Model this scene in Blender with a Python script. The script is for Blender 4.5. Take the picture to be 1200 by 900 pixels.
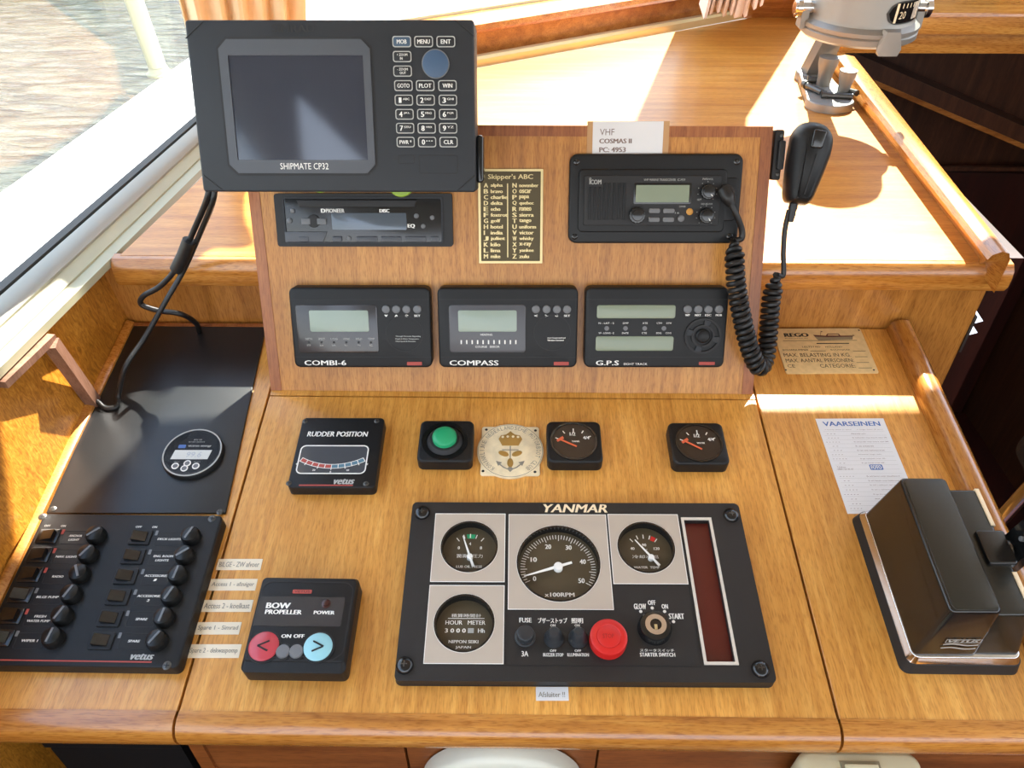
import bpy, bmesh, math, random
from mathutils import Vector, Matrix

random.seed(7)
for o in list(bpy.data.objects):
    bpy.data.objects.remove(o)
S = bpy.context.scene
COL = S.collection
R = math.radians
PI = math.pi

# ------------------------------------------------------------------ camera
PITCH, YAW, FPX = 40.0, 0.7, 900.0
CAM = Vector((0.00834436, -0.68296115, 0.58616929))
cam_data = bpy.data.cameras.new('camera')
cam_data.sensor_width = 36.0
cam_data.lens = 27.0
cam_data.clip_start = 0.01
cam_data.clip_end = 200
cam = bpy.data.objects.new('camera', cam_data)
COL.objects.link(cam)
cam.location = CAM
cam.rotation_euler = (R(90 - PITCH), 0, R(YAW))
S.camera = cam

# ------------------------------------------------------------------ exposure, sky and sun
S.view_settings.view_transform = 'Standard'
S.view_settings.look = 'None'
S.view_settings.exposure = 0.0
S.view_settings.gamma = 1.0
S.view_settings.use_curve_mapping = False
SKY_STRENGTH = 4.2
SUN_STRENGTH = 30.0
SUN_AZ, SUN_EL = 18.0, 51.0          # to the right of straight ahead, above the horizon

world = bpy.data.worlds.new('sky')
S.world = world
world.use_nodes = True
wn, wl = world.node_tree.nodes, world.node_tree.links
wn.clear()
wo = wn.new('ShaderNodeOutputWorld')
wb = wn.new('ShaderNodeBackground')
wg = wn.new('ShaderNodeTexCoord')
ws = wn.new('ShaderNodeSeparateXYZ')
wr = wn.new('ShaderNodeValToRGB')
wl.new(wg.outputs['Generated'], ws.inputs[0])
wl.new(ws.outputs['Z'], wr.inputs[0])
wr.color_ramp.elements[0].position = 0.0
wr.color_ramp.elements[0].color = (0.95, 0.95, 0.92, 1)
wr.color_ramp.elements[1].position = 0.9
wr.color_ramp.elements[1].color = (0.42, 0.62, 1.0, 1)
wl.new(wr.outputs[0], wb.inputs['Color'])
wb.inputs['Strength'].default_value = SKY_STRENGTH
wl.new(wb.outputs[0], wo.inputs[0])

sd = bpy.data.lights.new('sun', 'SUN')
sd.energy = SUN_STRENGTH
sd.angle = R(0.8)
sd.color = (1.0, 0.95, 0.86)
sun = bpy.data.objects.new('sun', sd)
COL.objects.link(sun)
sdir = Vector((math.sin(R(SUN_AZ)) * math.cos(R(SUN_EL)), math.cos(R(SUN_AZ)) * math.cos(R(SUN_EL)), math.sin(R(SUN_EL))))
sun.rotation_euler = sdir.to_track_quat('Z', 'Y').to_euler()
sun.location = sdir * 8

# ------------------------------------------------------------------ planes of the console
_c, _s = math.cos(R(YAW)), math.sin(R(YAW))
_RZ = Matrix(((_c, -_s, 0), (_s, _c, 0), (0, 0, 1)))
_CR = _RZ @ Vector((1, 0, 0))
_CU = _RZ @ Vector((0, math.sin(R(PITCH)), math.cos(R(PITCH))))
_CF = _RZ @ Vector((0, math.cos(R(PITCH)), -math.sin(R(PITCH))))


class Plane:
    """A flat surface of the place: origin, two axes in it and its normal."""
    def __init__(s, o, u, v):
        s.o, s.u, s.v = Vector(o), Vector(u).normalized(), Vector(v).normalized()
        s.n = s.u.cross(s.v)

    def world(s, px, py, h=0.0):
        d = _CF + _CR * ((px - 600) / FPX) + _CU * ((450 - py) / FPX)
        t = (s.o + s.n * h - CAM).dot(s.n) / d.dot(s.n)
        return CAM + d * t

    def uv(s, px, py, h=0.0):
        q = s.world(px, py, h) - s.o
        return Vector((q.dot(s.u), q.dot(s.v)))

    def pt(s, u, v, h=0.0):
        return s.o + s.u * u + s.v * v + s.n * h

    def matrix(s, u, v, rot=0.0, h=0.0):
        m = Matrix((s.u, s.v, s.n)).transposed().to_4x4()
        return Matrix.Translation(s.pt(u, v, h)) @ m @ Matrix.Rotation(rot, 4, 'Z')


def tilted(el):
    return Plane((0, 0, 0), (1, 0, 0), (0, math.cos(R(el)), math.sin(R(el))))


DESK = tilted(9.0)            # the sloping console top
DASH = tilted(66.5)           # the upright instrument board
SHELF_Z = 0.122
def upright(y): return Plane((0, y, 0), (1, 0, 0), (0, 0, 1))
def level(z): return Plane((0, 0, z), (1, 0, 0), (0, 1, 0))


# ------------------------------------------------------------------ materials
def lin(c):
    c = c / 255.0
    return c / 12.92 if c <= 0.04045 else ((c + 0.055) / 1.055) ** 2.4


def rgb(h):
    h = h.lstrip('#')
    return (lin(int(h[0:2], 16)), lin(int(h[2:4], 16)), lin(int(h[4:6], 16)), 1)


def base_mat(name):
    m = bpy.data.materials.new(name)
    m.use_nodes = True
    n, l = m.node_tree.nodes, m.node_tree.links
    return m, n, l, n['Principled BSDF']


def plain(name, col, rough=0.45, metal=0.0, bump=0.0, bscale=900, spec=0.5, coat=0.0, var=0.0, vscale=60):
    m, n, l, p = base_mat(name)
    c = rgb(col)
    p.inputs['Base Color'].default_value = c
    p.inputs['Roughness'].default_value = rough
    p.inputs['Metallic'].default_value = metal
    p.inputs['Specular IOR Level'].default_value = spec
    p.inputs['Coat Weight'].default_value = coat
    p.inputs['Coat Roughness'].default_value = 0.08
    t = n.new('ShaderNodeTexCoord')
    if bump:
        nz = n.new('ShaderNodeTexNoise')
        nz.inputs['Scale'].default_value = bscale
        nz.inputs['Detail'].default_value = 3
        l.new(t.outputs['Object'], nz.inputs['Vector'])
        b = n.new('ShaderNodeBump')
        b.inputs['Strength'].default_value = bump
        b.inputs['Distance'].default_value = 0.0006
        l.new(nz.outputs['Fac'], b.inputs['Height'])
        l.new(b.outputs[0], p.inputs['Normal'])
    if var:
        nv = n.new('ShaderNodeTexNoise')
        nv.inputs['Scale'].default_value = vscale
        nv.inputs['Detail'].default_value = 5
        l.new(t.outputs['Object'], nv.inputs['Vector'])
        r = n.new('ShaderNodeValToRGB')
        r.color_ramp.elements[0].position = 0.3
        r.color_ramp.elements[1].position = 0.7
        r.color_ramp.elements[0].color = tuple(x * (1 - var) for x in c[:3]) + (1,)
        r.color_ramp.elements[1].color = tuple(min(1, x * (1 + var)) for x in c[:3]) + (1,)
        l.new(nv.outputs['Fac'], r.inputs[0])
        l.new(r.outputs[0], p.inputs['Base Color'])
    return m


def wood(name, dark, mid, light, axis='y', across=95, along=5, fleck=0.55, rough=0.32, coat=0.35, wave=0.0):
    """Varnished veneer: long soft bands, fine pores and short dark flecks along the grain."""
    m, n, l, p = base_mat(name)
    t = n.new('ShaderNodeTexCoord')
    ai = 'xyz'.index(axis)

    def stretched(ac, al, detail, dist=0.0):
        mp = n.new('ShaderNodeMapping')
        sc = [ac, ac, ac]
        sc[ai] = al
        mp.inputs['Scale'].default_value = sc
        l.new(t.outputs['Object'], mp.inputs['Vector'])
        nz = n.new('ShaderNodeTexNoise')
        nz.inputs['Scale'].default_value = 1.0
        nz.inputs['Detail'].default_value = detail
        nz.inputs['Roughness'].default_value = 0.6
        nz.inputs['Distortion'].default_value = dist
        l.new(mp.outputs[0], nz.inputs['Vector'])
        return nz
    a = stretched(across, along, 5, 0.4 + wave)
    r = n.new('ShaderNodeValToRGB')
    e = r.color_ramp.elements
    e[0].position, e[0].color = 0.28, rgb(dark)
    e[1].position, e[1].color = 0.72, rgb(light)
    e2 = e.new(0.5)
    e2.color = rgb(mid)
    l.new(a.outputs['Fac'], r.inputs[0])
    big = stretched(7, 1.6, 2)
    r2 = n.new('ShaderNodeValToRGB')
    r2.color_ramp.elements[0].position, r2.color_ramp.elements[0].color = 0.3, (0.80, 0.76, 0.70, 1)
    r2.color_ramp.elements[1].position, r2.color_ramp.elements[1].color = 0.7, (1.1, 1.1, 1.1, 1)
    l.new(big.outputs['Fac'], r2.inputs[0])
    mx = n.new('ShaderNodeMix')
    mx.data_type = 'RGBA'
    mx.blend_type = 'MULTIPLY'
    mx.inputs['Factor'].default_value = 1.0
    l.new(r.outputs[0], mx.inputs['A'])
    l.new(r2.outputs[0], mx.inputs['B'])
    f = stretched(720, 75, 2)
    r3 = n.new('ShaderNodeValToRGB')
    r3.color_ramp.elements[0].position, r3.color_ramp.elements[0].color = 0.33, (1 - fleck * 0.85, 1 - fleck * 1.1, 1 - fleck * 1.4, 1)
    r3.color_ramp.elements[1].position, r3.color_ramp.elements[1].color = 0.52, (1, 1, 1, 1)
    l.new(f.outputs['Fac'], r3.inputs[0])
    mx2 = n.new('ShaderNodeMix')
    mx2.data_type = 'RGBA'
    mx2.blend_type = 'MULTIPLY'
    mx2.inputs['Factor'].default_value = 1.0
    l.new(mx.outputs['Result'], mx2.inputs['A'])
    l.new(r3.outputs[0], mx2.inputs['B'])
    l.new(mx2.outputs['Result'], p.inputs['Base Color'])
    p.inputs['Roughness'].default_value = rough
    p.inputs['Coat Weight'].default_value = coat
    p.inputs['Coat Roughness'].default_value = 0.14
    b = n.new('ShaderNodeBump')
    b.inputs['Strength'].default_value = 0.12
    b.inputs['Distance'].default_value = 0.0004
    l.new(f.outputs['Fac'], b.inputs['Height'])
    l.new(b.outputs[0], p.inputs['Normal'])
    return m


def thin_glass(name, tint=(0.96, 0.98, 0.97), refl=0.10):
    m, n, l, p = base_mat(name)
    n.remove(p)
    out = [x for x in n if x.type == 'OUTPUT_MATERIAL'][0]
    tr = n.new('ShaderNodeBsdfTransparent')
    tr.inputs['Color'].default_value = tint + (1,)
    gl = n.new('ShaderNodeBsdfGlossy')
    gl.inputs['Roughness'].default_value = 0.01
    fr = n.new('ShaderNodeFresnel')
    gm_ = n.new('ShaderNodeNewGeometry')          # same Fresnel from either side of the sheet
    mr = n.new('ShaderNodeMapRange')
    mr.inputs['To Min'].default_value = 1.45
    mr.inputs['To Max'].default_value = 1 / 1.45
    l.new(gm_.outputs['Backfacing'], mr.inputs['Value'])
    l.new(mr.outputs[0], fr.inputs['IOR'])
    mx = n.new('ShaderNodeMixShader')
    l.new(fr.outputs[0], mx.inputs[0])
    l.new(tr.outputs[0], mx.inputs[1])
    l.new(gl.outputs[0], mx.inputs[2])
    l.new(mx.outputs[0], out.inputs[0])
    return m


def water_mat(name):
    m, n, l, p = base_mat(name)
    t = n.new('ShaderNodeTexCoord')
    mp = n.new('ShaderNodeMapping')
    mp.inputs['Scale'].default_value = (3.0, 9.0, 1)
    mp.inputs['Rotation'].default_value = (0, 0, 0.35)
    l.new(t.outputs['Object'], mp.inputs['Vector'])
    nz = n.new('ShaderNodeTexNoise')
    nz.inputs['Scale'].default_value = 1.6
    nz.inputs['Detail'].default_value = 5
    nz.inputs['Distortion'].default_value = 0.8
    l.new(mp.outputs[0], nz.inputs['Vector'])
    r = n.new('ShaderNodeValToRGB')
    r.color_ramp.elements[0].position, r.color_ramp.elements[0].color = 0.35, rgb('#20241c')
    r.color_ramp.elements[1].position, r.color_ramp.elements[1].color = 0.65, rgb('#4a4c40')
    l.new(nz.outputs['Fac'], r.inputs[0])
    l.new(r.outputs[0], p.inputs['Base Color'])
    p.inputs['Roughness'].default_value = 0.25
    b = n.new('ShaderNodeBump')
    b.inputs['Strength'].default_value = 0.7
    b.inputs['Distance'].default_value = 0.05
    l.new(nz.outputs['Fac'], b.inputs['Height'])
    l.new(b.outputs[0], p.inputs['Normal'])
    return m


M = {}
M['desk'] = wood('honey veneer', '#c28338', '#d89a47', '#e7ae5a', 'y', 160, 10, 0.28)
M['dash'] = wood('board veneer', '#a46a2b', '#be8138', '#d09648', 'y', 110, 6, 0.34, 0.42, 0.12)
M['dashtrim'] = wood('reddish edge wood', '#80451a', '#9a5a2a', '#ab6b38', 'y', 120, 4, 0.3, 0.42, 0.12)
M['strutwood'] = wood('greyed strut wood', '#6e5040', '#856352', '#977462', 'z', 90, 5, 0.3, 0.4, 0.1)
M['boot'] = plain('grey black rubber', '#2b2e31', 0.38)
M['rail'] = wood('rail wood', '#a8692a', '#c48338', '#d59a4a', 'x', 90, 5, 0.4, 0.25, 0.6)
M['railside'] = wood('coaming wood', '#8d551f', '#aa6e2d', '#bf843c', 'y', 90, 5, 0.4, 0.25, 0.6)
M['shelf'] = wood('shelf veneer', '#ae6a28', '#c38233', '#d39648', 'x', 80, 5, 0.25, 0.36, 0.12)
M['face'] = wood('bulkhead veneer', '#9c6428', '#b67a36', '#c98d45', 'z', 55, 4, 0.35)
M['wallwood'] = wood('figured side veneer', '#98601d', '#c07f2a', '#d89a40', 'z', 110, 45, 0.3, 0.3, 0.4, 2.2)
M['framewood'] = wood('window frame wood', '#8e5420', '#a86a2e', '#bb7d3c', 'x', 80, 5, 0.35)
M['shadewood'] = wood('shade darkened brown wood', '#3a2012', '#4a2a18', '#5a3722', 'z', 70, 6, 0.3, 0.4, 0.2)  # brown wood, with the shade of the unlit companionway put into its colour
M['deepshadewood'] = wood('shade darkened red wood', '#230b06', '#2e0f08', '#38140a', 'z', 60, 5, 0.3, 0.4, 0.2)  # red wood darkened further in colour to stand for deep shade
M['black'] = plain('black plastic', '#151617', 0.42, bump=0.25, bscale=2600, spec=0.32)
M['blackgloss'] = plain('glossy black plastic', '#131415', 0.16, spec=0.6)
M['capblack'] = plain('satin black cap', '#121313', 0.34, spec=0.35)
M['blackmatte'] = plain('matt black plastic', '#1a1a1b', 0.6)
M['anthracite'] = plain('anthracite casing', '#292c30', 0.5, bump=0.2, bscale=2500, spec=0.35)
M['anthracite_light'] = plain('anthracite screen surround', '#474a50', 0.42)
M['sheet'] = plain('black coated sheet', '#1c1d1e', 0.34, bump=0.12, bscale=1800)
M['panelblack'] = plain('black engine panel', '#1d1b1a', 0.5, bump=0.3, bscale=2600)
M['beige'] = plain('beige dial plate', '#b5a797', 0.55)
M['dial'] = plain('olive black dial', '#4a3f2a', 0.5)
M['dialblack'] = plain('black dial', '#2a2119', 0.3)
M['white'] = plain('white print', '#e9e7e0', 0.6)
M['dimwhite'] = plain('faded grey print', '#a9a9a4', 0.6)
M['framewhite'] = plain('off white window frame', '#cfc6b8', 0.5)
M['cream'] = plain('cream print', '#f0dcb8', 0.6)
M['red'] = plain('red plastic', '#c8201c', 0.35)
M['redglass'] = plain('dark red warning window', '#5a1a10', 0.35)
M['redprint'] = plain('red print', '#a8463c', 0.6)
M['pinkred'] = plain('rose red button', '#b8404a', 0.3)
M['paleblue'] = plain('pale blue button', '#8fc3cc', 0.3)
M['blueprint'] = plain('blue print', '#4b6ca8', 0.6)
M['green'] = plain('green button', '#1f9a66', 0.35)
M['lime'] = plain('lime green pad', '#8fae3c', 0.5)
M['orange'] = plain('orange needle', '#d2603a', 0.5)
M['orangekey'] = plain('amber key', '#c08a3a', 0.4)
M['greykey'] = plain('grey rubber key', '#6a6c6e', 0.5)
M['darkkey'] = plain('dark rubber key', '#191b1e', 0.45)
M['bluekey'] = plain('slate blue cursor pad', '#3c5470', 0.45)
M['mobkey'] = plain('slate key', '#3f5468', 0.45)
M['lcd'] = plain('grey green lcd', '#7d8770', 0.22, spec=0.5)
M['lcd_pale'] = plain('pale green lcd', '#8e9c8e', 0.2, spec=0.5)
M['lcd_light'] = plain('silver lcd', '#c9c9c0', 0.3)
M['lcddark'] = plain('dark lcd', '#3a4148', 0.12, spec=0.6)
M['screen'] = plain('dark screen glass', '#232a3a', 0.07, spec=0.9)
M['bezelglass'] = plain('smoked display window', '#2c2a2c', 0.15, spec=0.6)
M['brass'] = plain('polished brass', '#c9ab74', 0.32, 0.85, var=0.15, vscale=120)
M['brassdark'] = plain('dark bronze', '#4c4126', 0.5, 0.3)
M['brasslight'] = plain('raised brass', '#d3c08c', 0.4, 0.6)
M['plaque'] = plain('worn cream enamelled brass', '#e6d6b2', 0.45, 0.1, var=0.12, vscale=90)
M['gold'] = plain('gold relief', '#b08d4c', 0.4, 0.5)
M['engrave'] = plain('engraved grey', '#8a8478', 0.6)
M['plate'] = plain('gold anodised plate', '#dcbf88', 0.45, 0.15, var=0.08, vscale=150)
M['ink'] = plain('black ink', '#2a251c', 0.6)
M['paper'] = plain('white paper', '#d9d8d8', 0.5)
M['paperbrown'] = plain('brown print', '#7d6a62', 0.7)
M['tape'] = plain('cream label tape', '#e6d8be', 0.5)
M['tape_clear'] = plain('clear tape over wood', '#b98f62', 0.25)
M['chrome'] = plain('chrome', '#d9d9d9', 0.12, 1.0)
M['steel'] = plain('screw steel', '#5c5b58', 0.4, 0.8)
M['silver'] = plain('brushed aluminium compass', '#8f8c86', 0.45, 0.6, bump=0.15, bscale=1500)
M['alu'] = plain('anodised aluminium frame', '#99978c', 0.4, 0.4)
M['gasket'] = plain('grey rubber gasket', '#3a3936', 0.6)
M['gelcoat'] = plain('white gelcoat', '#f0efe9', 0.45)
M['casedark'] = plain('dull blue black case', '#0b0d0f', 0.7, spec=0.2)
M['rubber'] = plain('black rubber cable', '#151515', 0.45)
M['curtain'] = plain('tan curtain cloth', '#d6bd98', 0.9, bump=0.3, bscale=3000, var=0.06, vscale=40)
M['blind'] = plain('pale pink pleated cloth', '#e8d2c0', 0.9, bump=0.3, bscale=3000)
M['hub'] = plain('cream white plastic', '#dcdccb', 0.4)
M['box'] = plain('cream plastic', '#d3cfae', 0.45)
M['glass'] = thin_glass('window glass')
M['water'] = water_mat('river water')
M['pole'] = plain('cream painted pole', '#aaa68a', 0.45)
M['leather'] = plain('grained black casing', '#141413', 0.2, spec=0.5, bump=0.1, bscale=2500, coat=0.2)
M['leather_top'] = plain('grained dark olive casing', '#22221c', 0.22, spec=0.5, bump=0.12, bscale=2500, coat=0.2)
M['roof'] = plain('cream headlining', '#cfc8bb', 0.8)


# ------------------------------------------------------------------ mesh builder (millimetres)
def rr(cx, cy, w, h, r, k=5):
    r = max(0.01, min(r, w / 2 - 0.01, h / 2 - 0.01))
    pts = []
    for sx, sy, a0 in ((1, 1, 0), (-1, 1, 90), (-1, -1, 180), (1, -1, 270)):
        for i in range(k + 1):
            a = R(a0 + 90 * i / k)
            pts.append((cx + sx * (w / 2 - r) + r * math.cos(a), cy + sy * (h / 2 - r) + r * math.sin(a)))
    return pts


def circ(cx, cy, r, n=40, ry=None):
    return [(cx + r * math.cos(2 * PI * i / n), cy + (ry or r) * math.sin(2 * PI * i / n)) for i in range(n)]


def area(p):
    return 0.5 * sum(p[i][0] * p[(i + 1) % len(p)][1] - p[(i + 1) % len(p)][0] * p[i][1] for i in range(len(p)))


def ccw(p):
    return list(p) if area(p) > 0 else list(reversed(p))


def inset(p, d):
    n = len(p)
    out = []
    for i in range(n):
        a, b, c = Vector(p[i - 1]), Vector(p[i]), Vector(p[(i + 1) % n])
        e1, e2 = (b - a), (c - b)
        if e1.length < 1e-7 or e2.length < 1e-7:
            out.append(p[i]); continue
        e1.normalize(); e2.normalize()
        n1, n2 = Vector((-e1.y, e1.x)), Vector((-e2.y, e2.x))
        m = n1 + n2
        k = max(0.35, 1 + n1.dot(n2))
        q = b + m * (d / k)
        out.append((q.x, q.y))
    return out


def soften(p, r, k=4):
    """Round the corners of a polygon."""
    p = ccw(p)
    n = len(p)
    out = []
    for i in range(n):
        a, b, c = Vector(p[i - 1]), Vector(p[i]), Vector(p[(i + 1) % n])
        d1, d2 = (a - b), (c - b)
        l = min(r, d1.length * 0.48, d2.length * 0.48)
        s, e = b + d1.normalized() * l, b + d2.normalized() * l
        for j in range(k + 1):
            t = j / k
            q = s * (1 - t) ** 2 + b * (2 * t * (1 - t)) + e * t * t
            out.append((q.x, q.y))
    return out


class MB:
    def __init__(s):
        s.bm = bmesh.new()

    def loop(s, pts, z):
        return [s.bm.verts.new((p[0], p[1], z)) for p in pts]

    def band(s, a, b):
        n = len(a)
        for i in range(n):
            try:
                s.bm.faces.new((a[i], a[(i + 1) % n], b[(i + 1) % n], b[i]))
            except ValueError:
                pass

    def prism(s, pts, z0, z1, bev=0.0, seg=3, taper=0.0):
        pts = ccw(pts)
        loops = [s.loop(pts, z0)]
        s.bm.faces.new(list(reversed(loops[0])))
        top = inset(pts, taper) if taper else pts
        if bev:
            for i in range(seg + 1):
                a = R(90 * i / seg)
                loops.append(s.loop(inset(top, bev * (1 - math.cos(a))), z1 - bev + bev * math.sin(a)))
        else:
            loops.append(s.loop(top, z1))
        for a, b in zip(loops, loops[1:]):
            s.band(a, b)
        s.bm.faces.new(loops[-1])
        return s

    def frustum(s, lower, upper, z0, z1, bev=0.0, seg=3):
        a = s.loop(lower, z0)
        s.bm.faces.new(list(reversed(a)))
        if bev:
            prev = a
            for i in range(seg + 1):
                t = R(90 * i / seg)
                l = s.loop(inset(upper, bev * (1 - math.cos(t))), z1 - bev + bev * math.sin(t))
                s.band(prev, l)
                prev = l
        else:
            prev = s.loop(upper, z1)
            s.band(a, prev)
        s.bm.faces.new(prev)
        return s

    def box(s, x0, x1, y0, y1, z0, z1, bev=0.0):
        return s.prism([(x0, y0), (x1, y0), (x1, y1), (x0, y1)], z0, z1, bev)

    def frame(s, outer, inner, z0, z1):
        o, i = ccw(outer), ccw(inner)
        a, b, c, d = s.loop(o, z0), s.loop(o, z1), s.loop(i, z1), s.loop(i, z0)
        s.band(a, b); s.band(b, c); s.band(c, d); s.band(d, a)
        return s

    def holed(s, outer, holes, z0, z1):
        """A plate with holes through it."""
        es, loops = [], []
        for p in [ccw(outer)] + [ccw(h) for h in holes]:
            v = s.loop(p, z1)
            loops.append(v)
            es += [s.bm.edges.new((v[i], v[(i + 1) % len(v)])) for i in range(len(v))]
        bmesh.ops.triangle_fill(s.bm, edges=es, use_beauty=True)
        for v in loops:
            w = [s.bm.verts.new((q.co.x, q.co.y, z0)) for q in v]
            s.band(v, w)
        return s

    def lathe(s, prof, cx=0.0, cy=0.0, seg=32, z=0.0):
        prev = None
        for r, h in prof:
            if r < 1e-4:
                cur = s.bm.verts.new((cx, cy, z + h))
                if prev:
                    for i in range(seg):
                        s.bm.faces.new((prev[i], prev[(i + 1) % seg], cur))
                prev = None
                continue
            cur = s.loop(circ(cx, cy, r, seg), z + h)
            if prev:
                s.band(prev, cur)
            elif h <= prof[0][1] + 1e-6 and r == prof[0][0]:
                s.bm.faces.new(list(reversed(cur)))
            prev = cur
        if prev:
            s.bm.faces.new(prev)
        return s

    def cyl(s, cx, cy, r, z0, z1, bev=0.0, seg=28):
        return s.prism(circ(cx, cy, r, seg), z0, z1, bev)

    def tube(s, path, r, seg=10, cap=True, radii=None):
        P = [Vector(p) for p in path]
        n = len(P)
        T = [(P[min(i + 1, n - 1)] - P[max(i - 1, 0)]).normalized() for i in range(n)]
        ref = Vector((0, 0, 1)) if abs(T[0].z) < 0.9 else Vector((1, 0, 0))
        X = T[0].cross(ref).normalized()
        prev = None
        for i in range(n):
            X = (X - T[i] * X.dot(T[i])).normalized()
            Y = T[i].cross(X)
            rad = radii[i] if radii else r
            cur = [s.bm.verts.new(P[i] + (X * math.cos(2 * PI * k / seg) + Y * math.sin(2 * PI * k / seg)) * rad) for k in range(seg)]
            if prev:
                s.band(prev, cur)
            elif cap:
                s.bm.faces.new(list(reversed(cur)))
            prev = cur
        if cap:
            s.bm.faces.new(prev)
        return s

    def sweep(s, prof, A, B, up=(0, 0, 1)):
        """A straight bar of the given closed profile (across, up) from A to B."""
        A, B, up = Vector(A), Vector(B), Vector(up)
        d = (B - A).normalized()
        side = d.cross(up).normalized()
        upv = side.cross(d)
        la = [s.bm.verts.new(A + side * p[0] + upv * p[1]) for p in prof]
        lb = [s.bm.verts.new(B + side * p[0] + upv * p[1]) for p in prof]
        s.band(la, lb)
        s.bm.faces.new(list(reversed(la)))
        s.bm.faces.new(lb)
        return s

    def poly(s, pts, z):
        s.bm.faces.new(s.loop(ccw(pts), z))
        return s

    def hull(s, pts):
        vs = [s.bm.verts.new(p) for p in pts]
        bmesh.ops.convex_hull(s.bm, input=vs)
        return s

    def text(s, body, cx, cy, w, h, z, rot=0.0, shear=0.0, bold=0.0, deep=0.12):
        """Lettering fitted into a box of w x h around (cx, cy)."""
        c = bpy.data.curves.new('lettering', 'FONT')
        c.body = body
        c.resolution_u = 2
        c.shear = shear
        o = bpy.data.objects.new('lettering', c)
        me = bpy.data.meshes.new_from_object(o)
        xs = [v.co.x for v in me.vertices]
        ys = [v.co.y for v in me.vertices]
        if xs:
            x0, x1, y0, y1 = min(xs), max(xs), min(ys), max(ys)
            sx = w / max(1e-6, x1 - x0)
            sy = (h / max(1e-6, y1 - y0)) if h else sx
            ca, sa = math.cos(rot), math.sin(rot)
            for shift in ((-1.6, 0, 1.6) if bold else (0,)):      # heavier strokes: the letter laid down three times
                vs = []
                for v in me.vertices:
                    x, y = (v.co.x + shift * bold - (x0 + x1) / 2) * sx, (v.co.y - (y0 + y1) / 2) * sy
                    vs.append(s.bm.verts.new((cx + x * ca - y * sa, cy + x * sa + y * ca, z + deep + 0.012 * shift)))
                for f in me.polygons:
                    s.bm.faces.new([vs[i] for i in f.vertices])
        bpy.data.objects.remove(o)
        bpy.data.curves.remove(c)
        bpy.data.meshes.remove(me)
        return s

    def build(s, name, mat, parent=None, scale=0.001, smooth=True, matrix=None):
        bm = s.bm
        bmesh.ops.recalc_face_normals(bm, faces=bm.faces[:])
        if scale != 1.0:
            bmesh.ops.scale(bm, vec=(scale,) * 3, verts=bm.verts[:])
        if smooth:
            for f in bm.faces:
                f.smooth = True
            for e in bm.edges:
                if len(e.link_faces) == 2:
                    e.smooth = e.calc_face_angle(0) < R(38)
                else:
                    e.smooth = False
        me = bpy.data.meshes.new(name)
        bm.to_mesh(me)
        bm.free()
        me.materials.append(M[mat] if isinstance(mat, str) else mat)
        o = bpy.data.objects.new(name, me)
        COL.objects.link(o)
        if parent:
            o.parent = parent
        if matrix:
            o.matrix_world = matrix
        return o


def tag(o, label, cat, group=None):
    o['label'] = label
    o['category'] = cat
    if group:
        o['group'] = group
    return o


def thing(name, label, cat, matrix=None, group=None):
    o = bpy.data.objects.new(name, None)
    o.empty_display_size = 0.02
    COL.objects.link(o)
    if matrix is not None:
        o.location = matrix.to_translation()
        o.rotation_euler = matrix.to_euler()
    return tag(o, label, cat, group)


def struct(o):
    o['kind'] = 'structure'
    return o


def dup(root, matrix, label):
    """A copy of a thing with copies of its parts and their sub-parts."""
    r = root.copy()
    COL.objects.link(r)
    r.location = matrix.to_translation()
    r.rotation_euler = matrix.to_euler()
    r['label'] = label
    for ch in list(root.children):
        c = ch.copy()
        COL.objects.link(c)
        c.parent = r
        for g in ch.children:
            d = g.copy()
            COL.objects.link(d)
            d.parent = c
    return r


class Dev:
    """A flat instrument lying on a plane; its four outer corners give place, size and turn."""
    def __init__(s, name, plane, corners, h, label, cat, group=None):
        q = [plane.uv(x, y, h * 0.001) for x, y in corners]        # TL TR BR BL
        c = (q[0] + q[1] + q[2] + q[3]) / 4
        e = (q[1] - q[0]) + (q[2] - q[3])
        s.rot = math.atan2(e.y, e.x)
        s.w = ((q[1] - q[0]).length + (q[2] - q[3]).length) * 500
        s.h = ((q[0] - q[3]).length + (q[1] - q[2]).length) * 500
        s.plane, s.c, s.top = plane, c, h
        s.m = plane.matrix(c.x, c.y, s.rot)
        s.root = thing(name, label, cat, s.m, group)

    def q(s, px, py, z=None):
        z = s.top if z is None else z
        d = s.plane.uv(px, py, z * 0.001) - s.c
        ca, sa = math.cos(-s.rot), math.sin(-s.rot)
        return ((d.x * ca - d.y * sa) * 1000, (d.x * sa + d.y * ca) * 1000)

    def quad(s, x0, y0, x1, y1, z=None):
        """Local centre and size of a box seen at that place."""
        ym, xm = (y0 + y1) / 2, (x0 + x1) / 2
        a, b, c, d = s.q(x0, ym, z), s.q(x1, ym, z), s.q(xm, y0, z), s.q(xm, y1, z)
        return ((a[0] + b[0]) / 2, (c[1] + d[1]) / 2, b[0] - a[0], c[1] - d[1])

    def text(s, mb, body, x0, y0, x1, y1, z=None, **k):
        z = s.top if z is None else z
        cx, cy, w, h = s.quad(x0, y0, x1, y1, z)
        mb.text(body, cx, cy, w, h, z, **k)

    def part(s, mb, name, mat, label=None, parent=None):
        o = mb.build(name, mat, parent or s.root)
        if label:
            o['label'] = label
        return o

    def screws(s, pts, r, z, mat='steel', name='screw', dome=0.8):
        for px, py in pts:
            x, y = s.q(px, py, z)
            b = MB()
            b.lathe([(r, 0), (r, dome * 0.4), (r * 0.8, dome), (0.0, dome * 1.15)], x, y, 16, z)
            o = s.part(b, name, mat)
            k = MB()
            k.box(x - r * 0.6, x + r * 0.6, y - r * 0.12, y + r * 0.12, z + dome * 1.05, z + dome * 1.3)
            k.box(x - r * 0.12, x + r * 0.12, y - r * 0.6, y + r * 0.6, z + dome * 1.05, z + dome * 1.3)
            k.build('slot', 'blackmatte', o)


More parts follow.
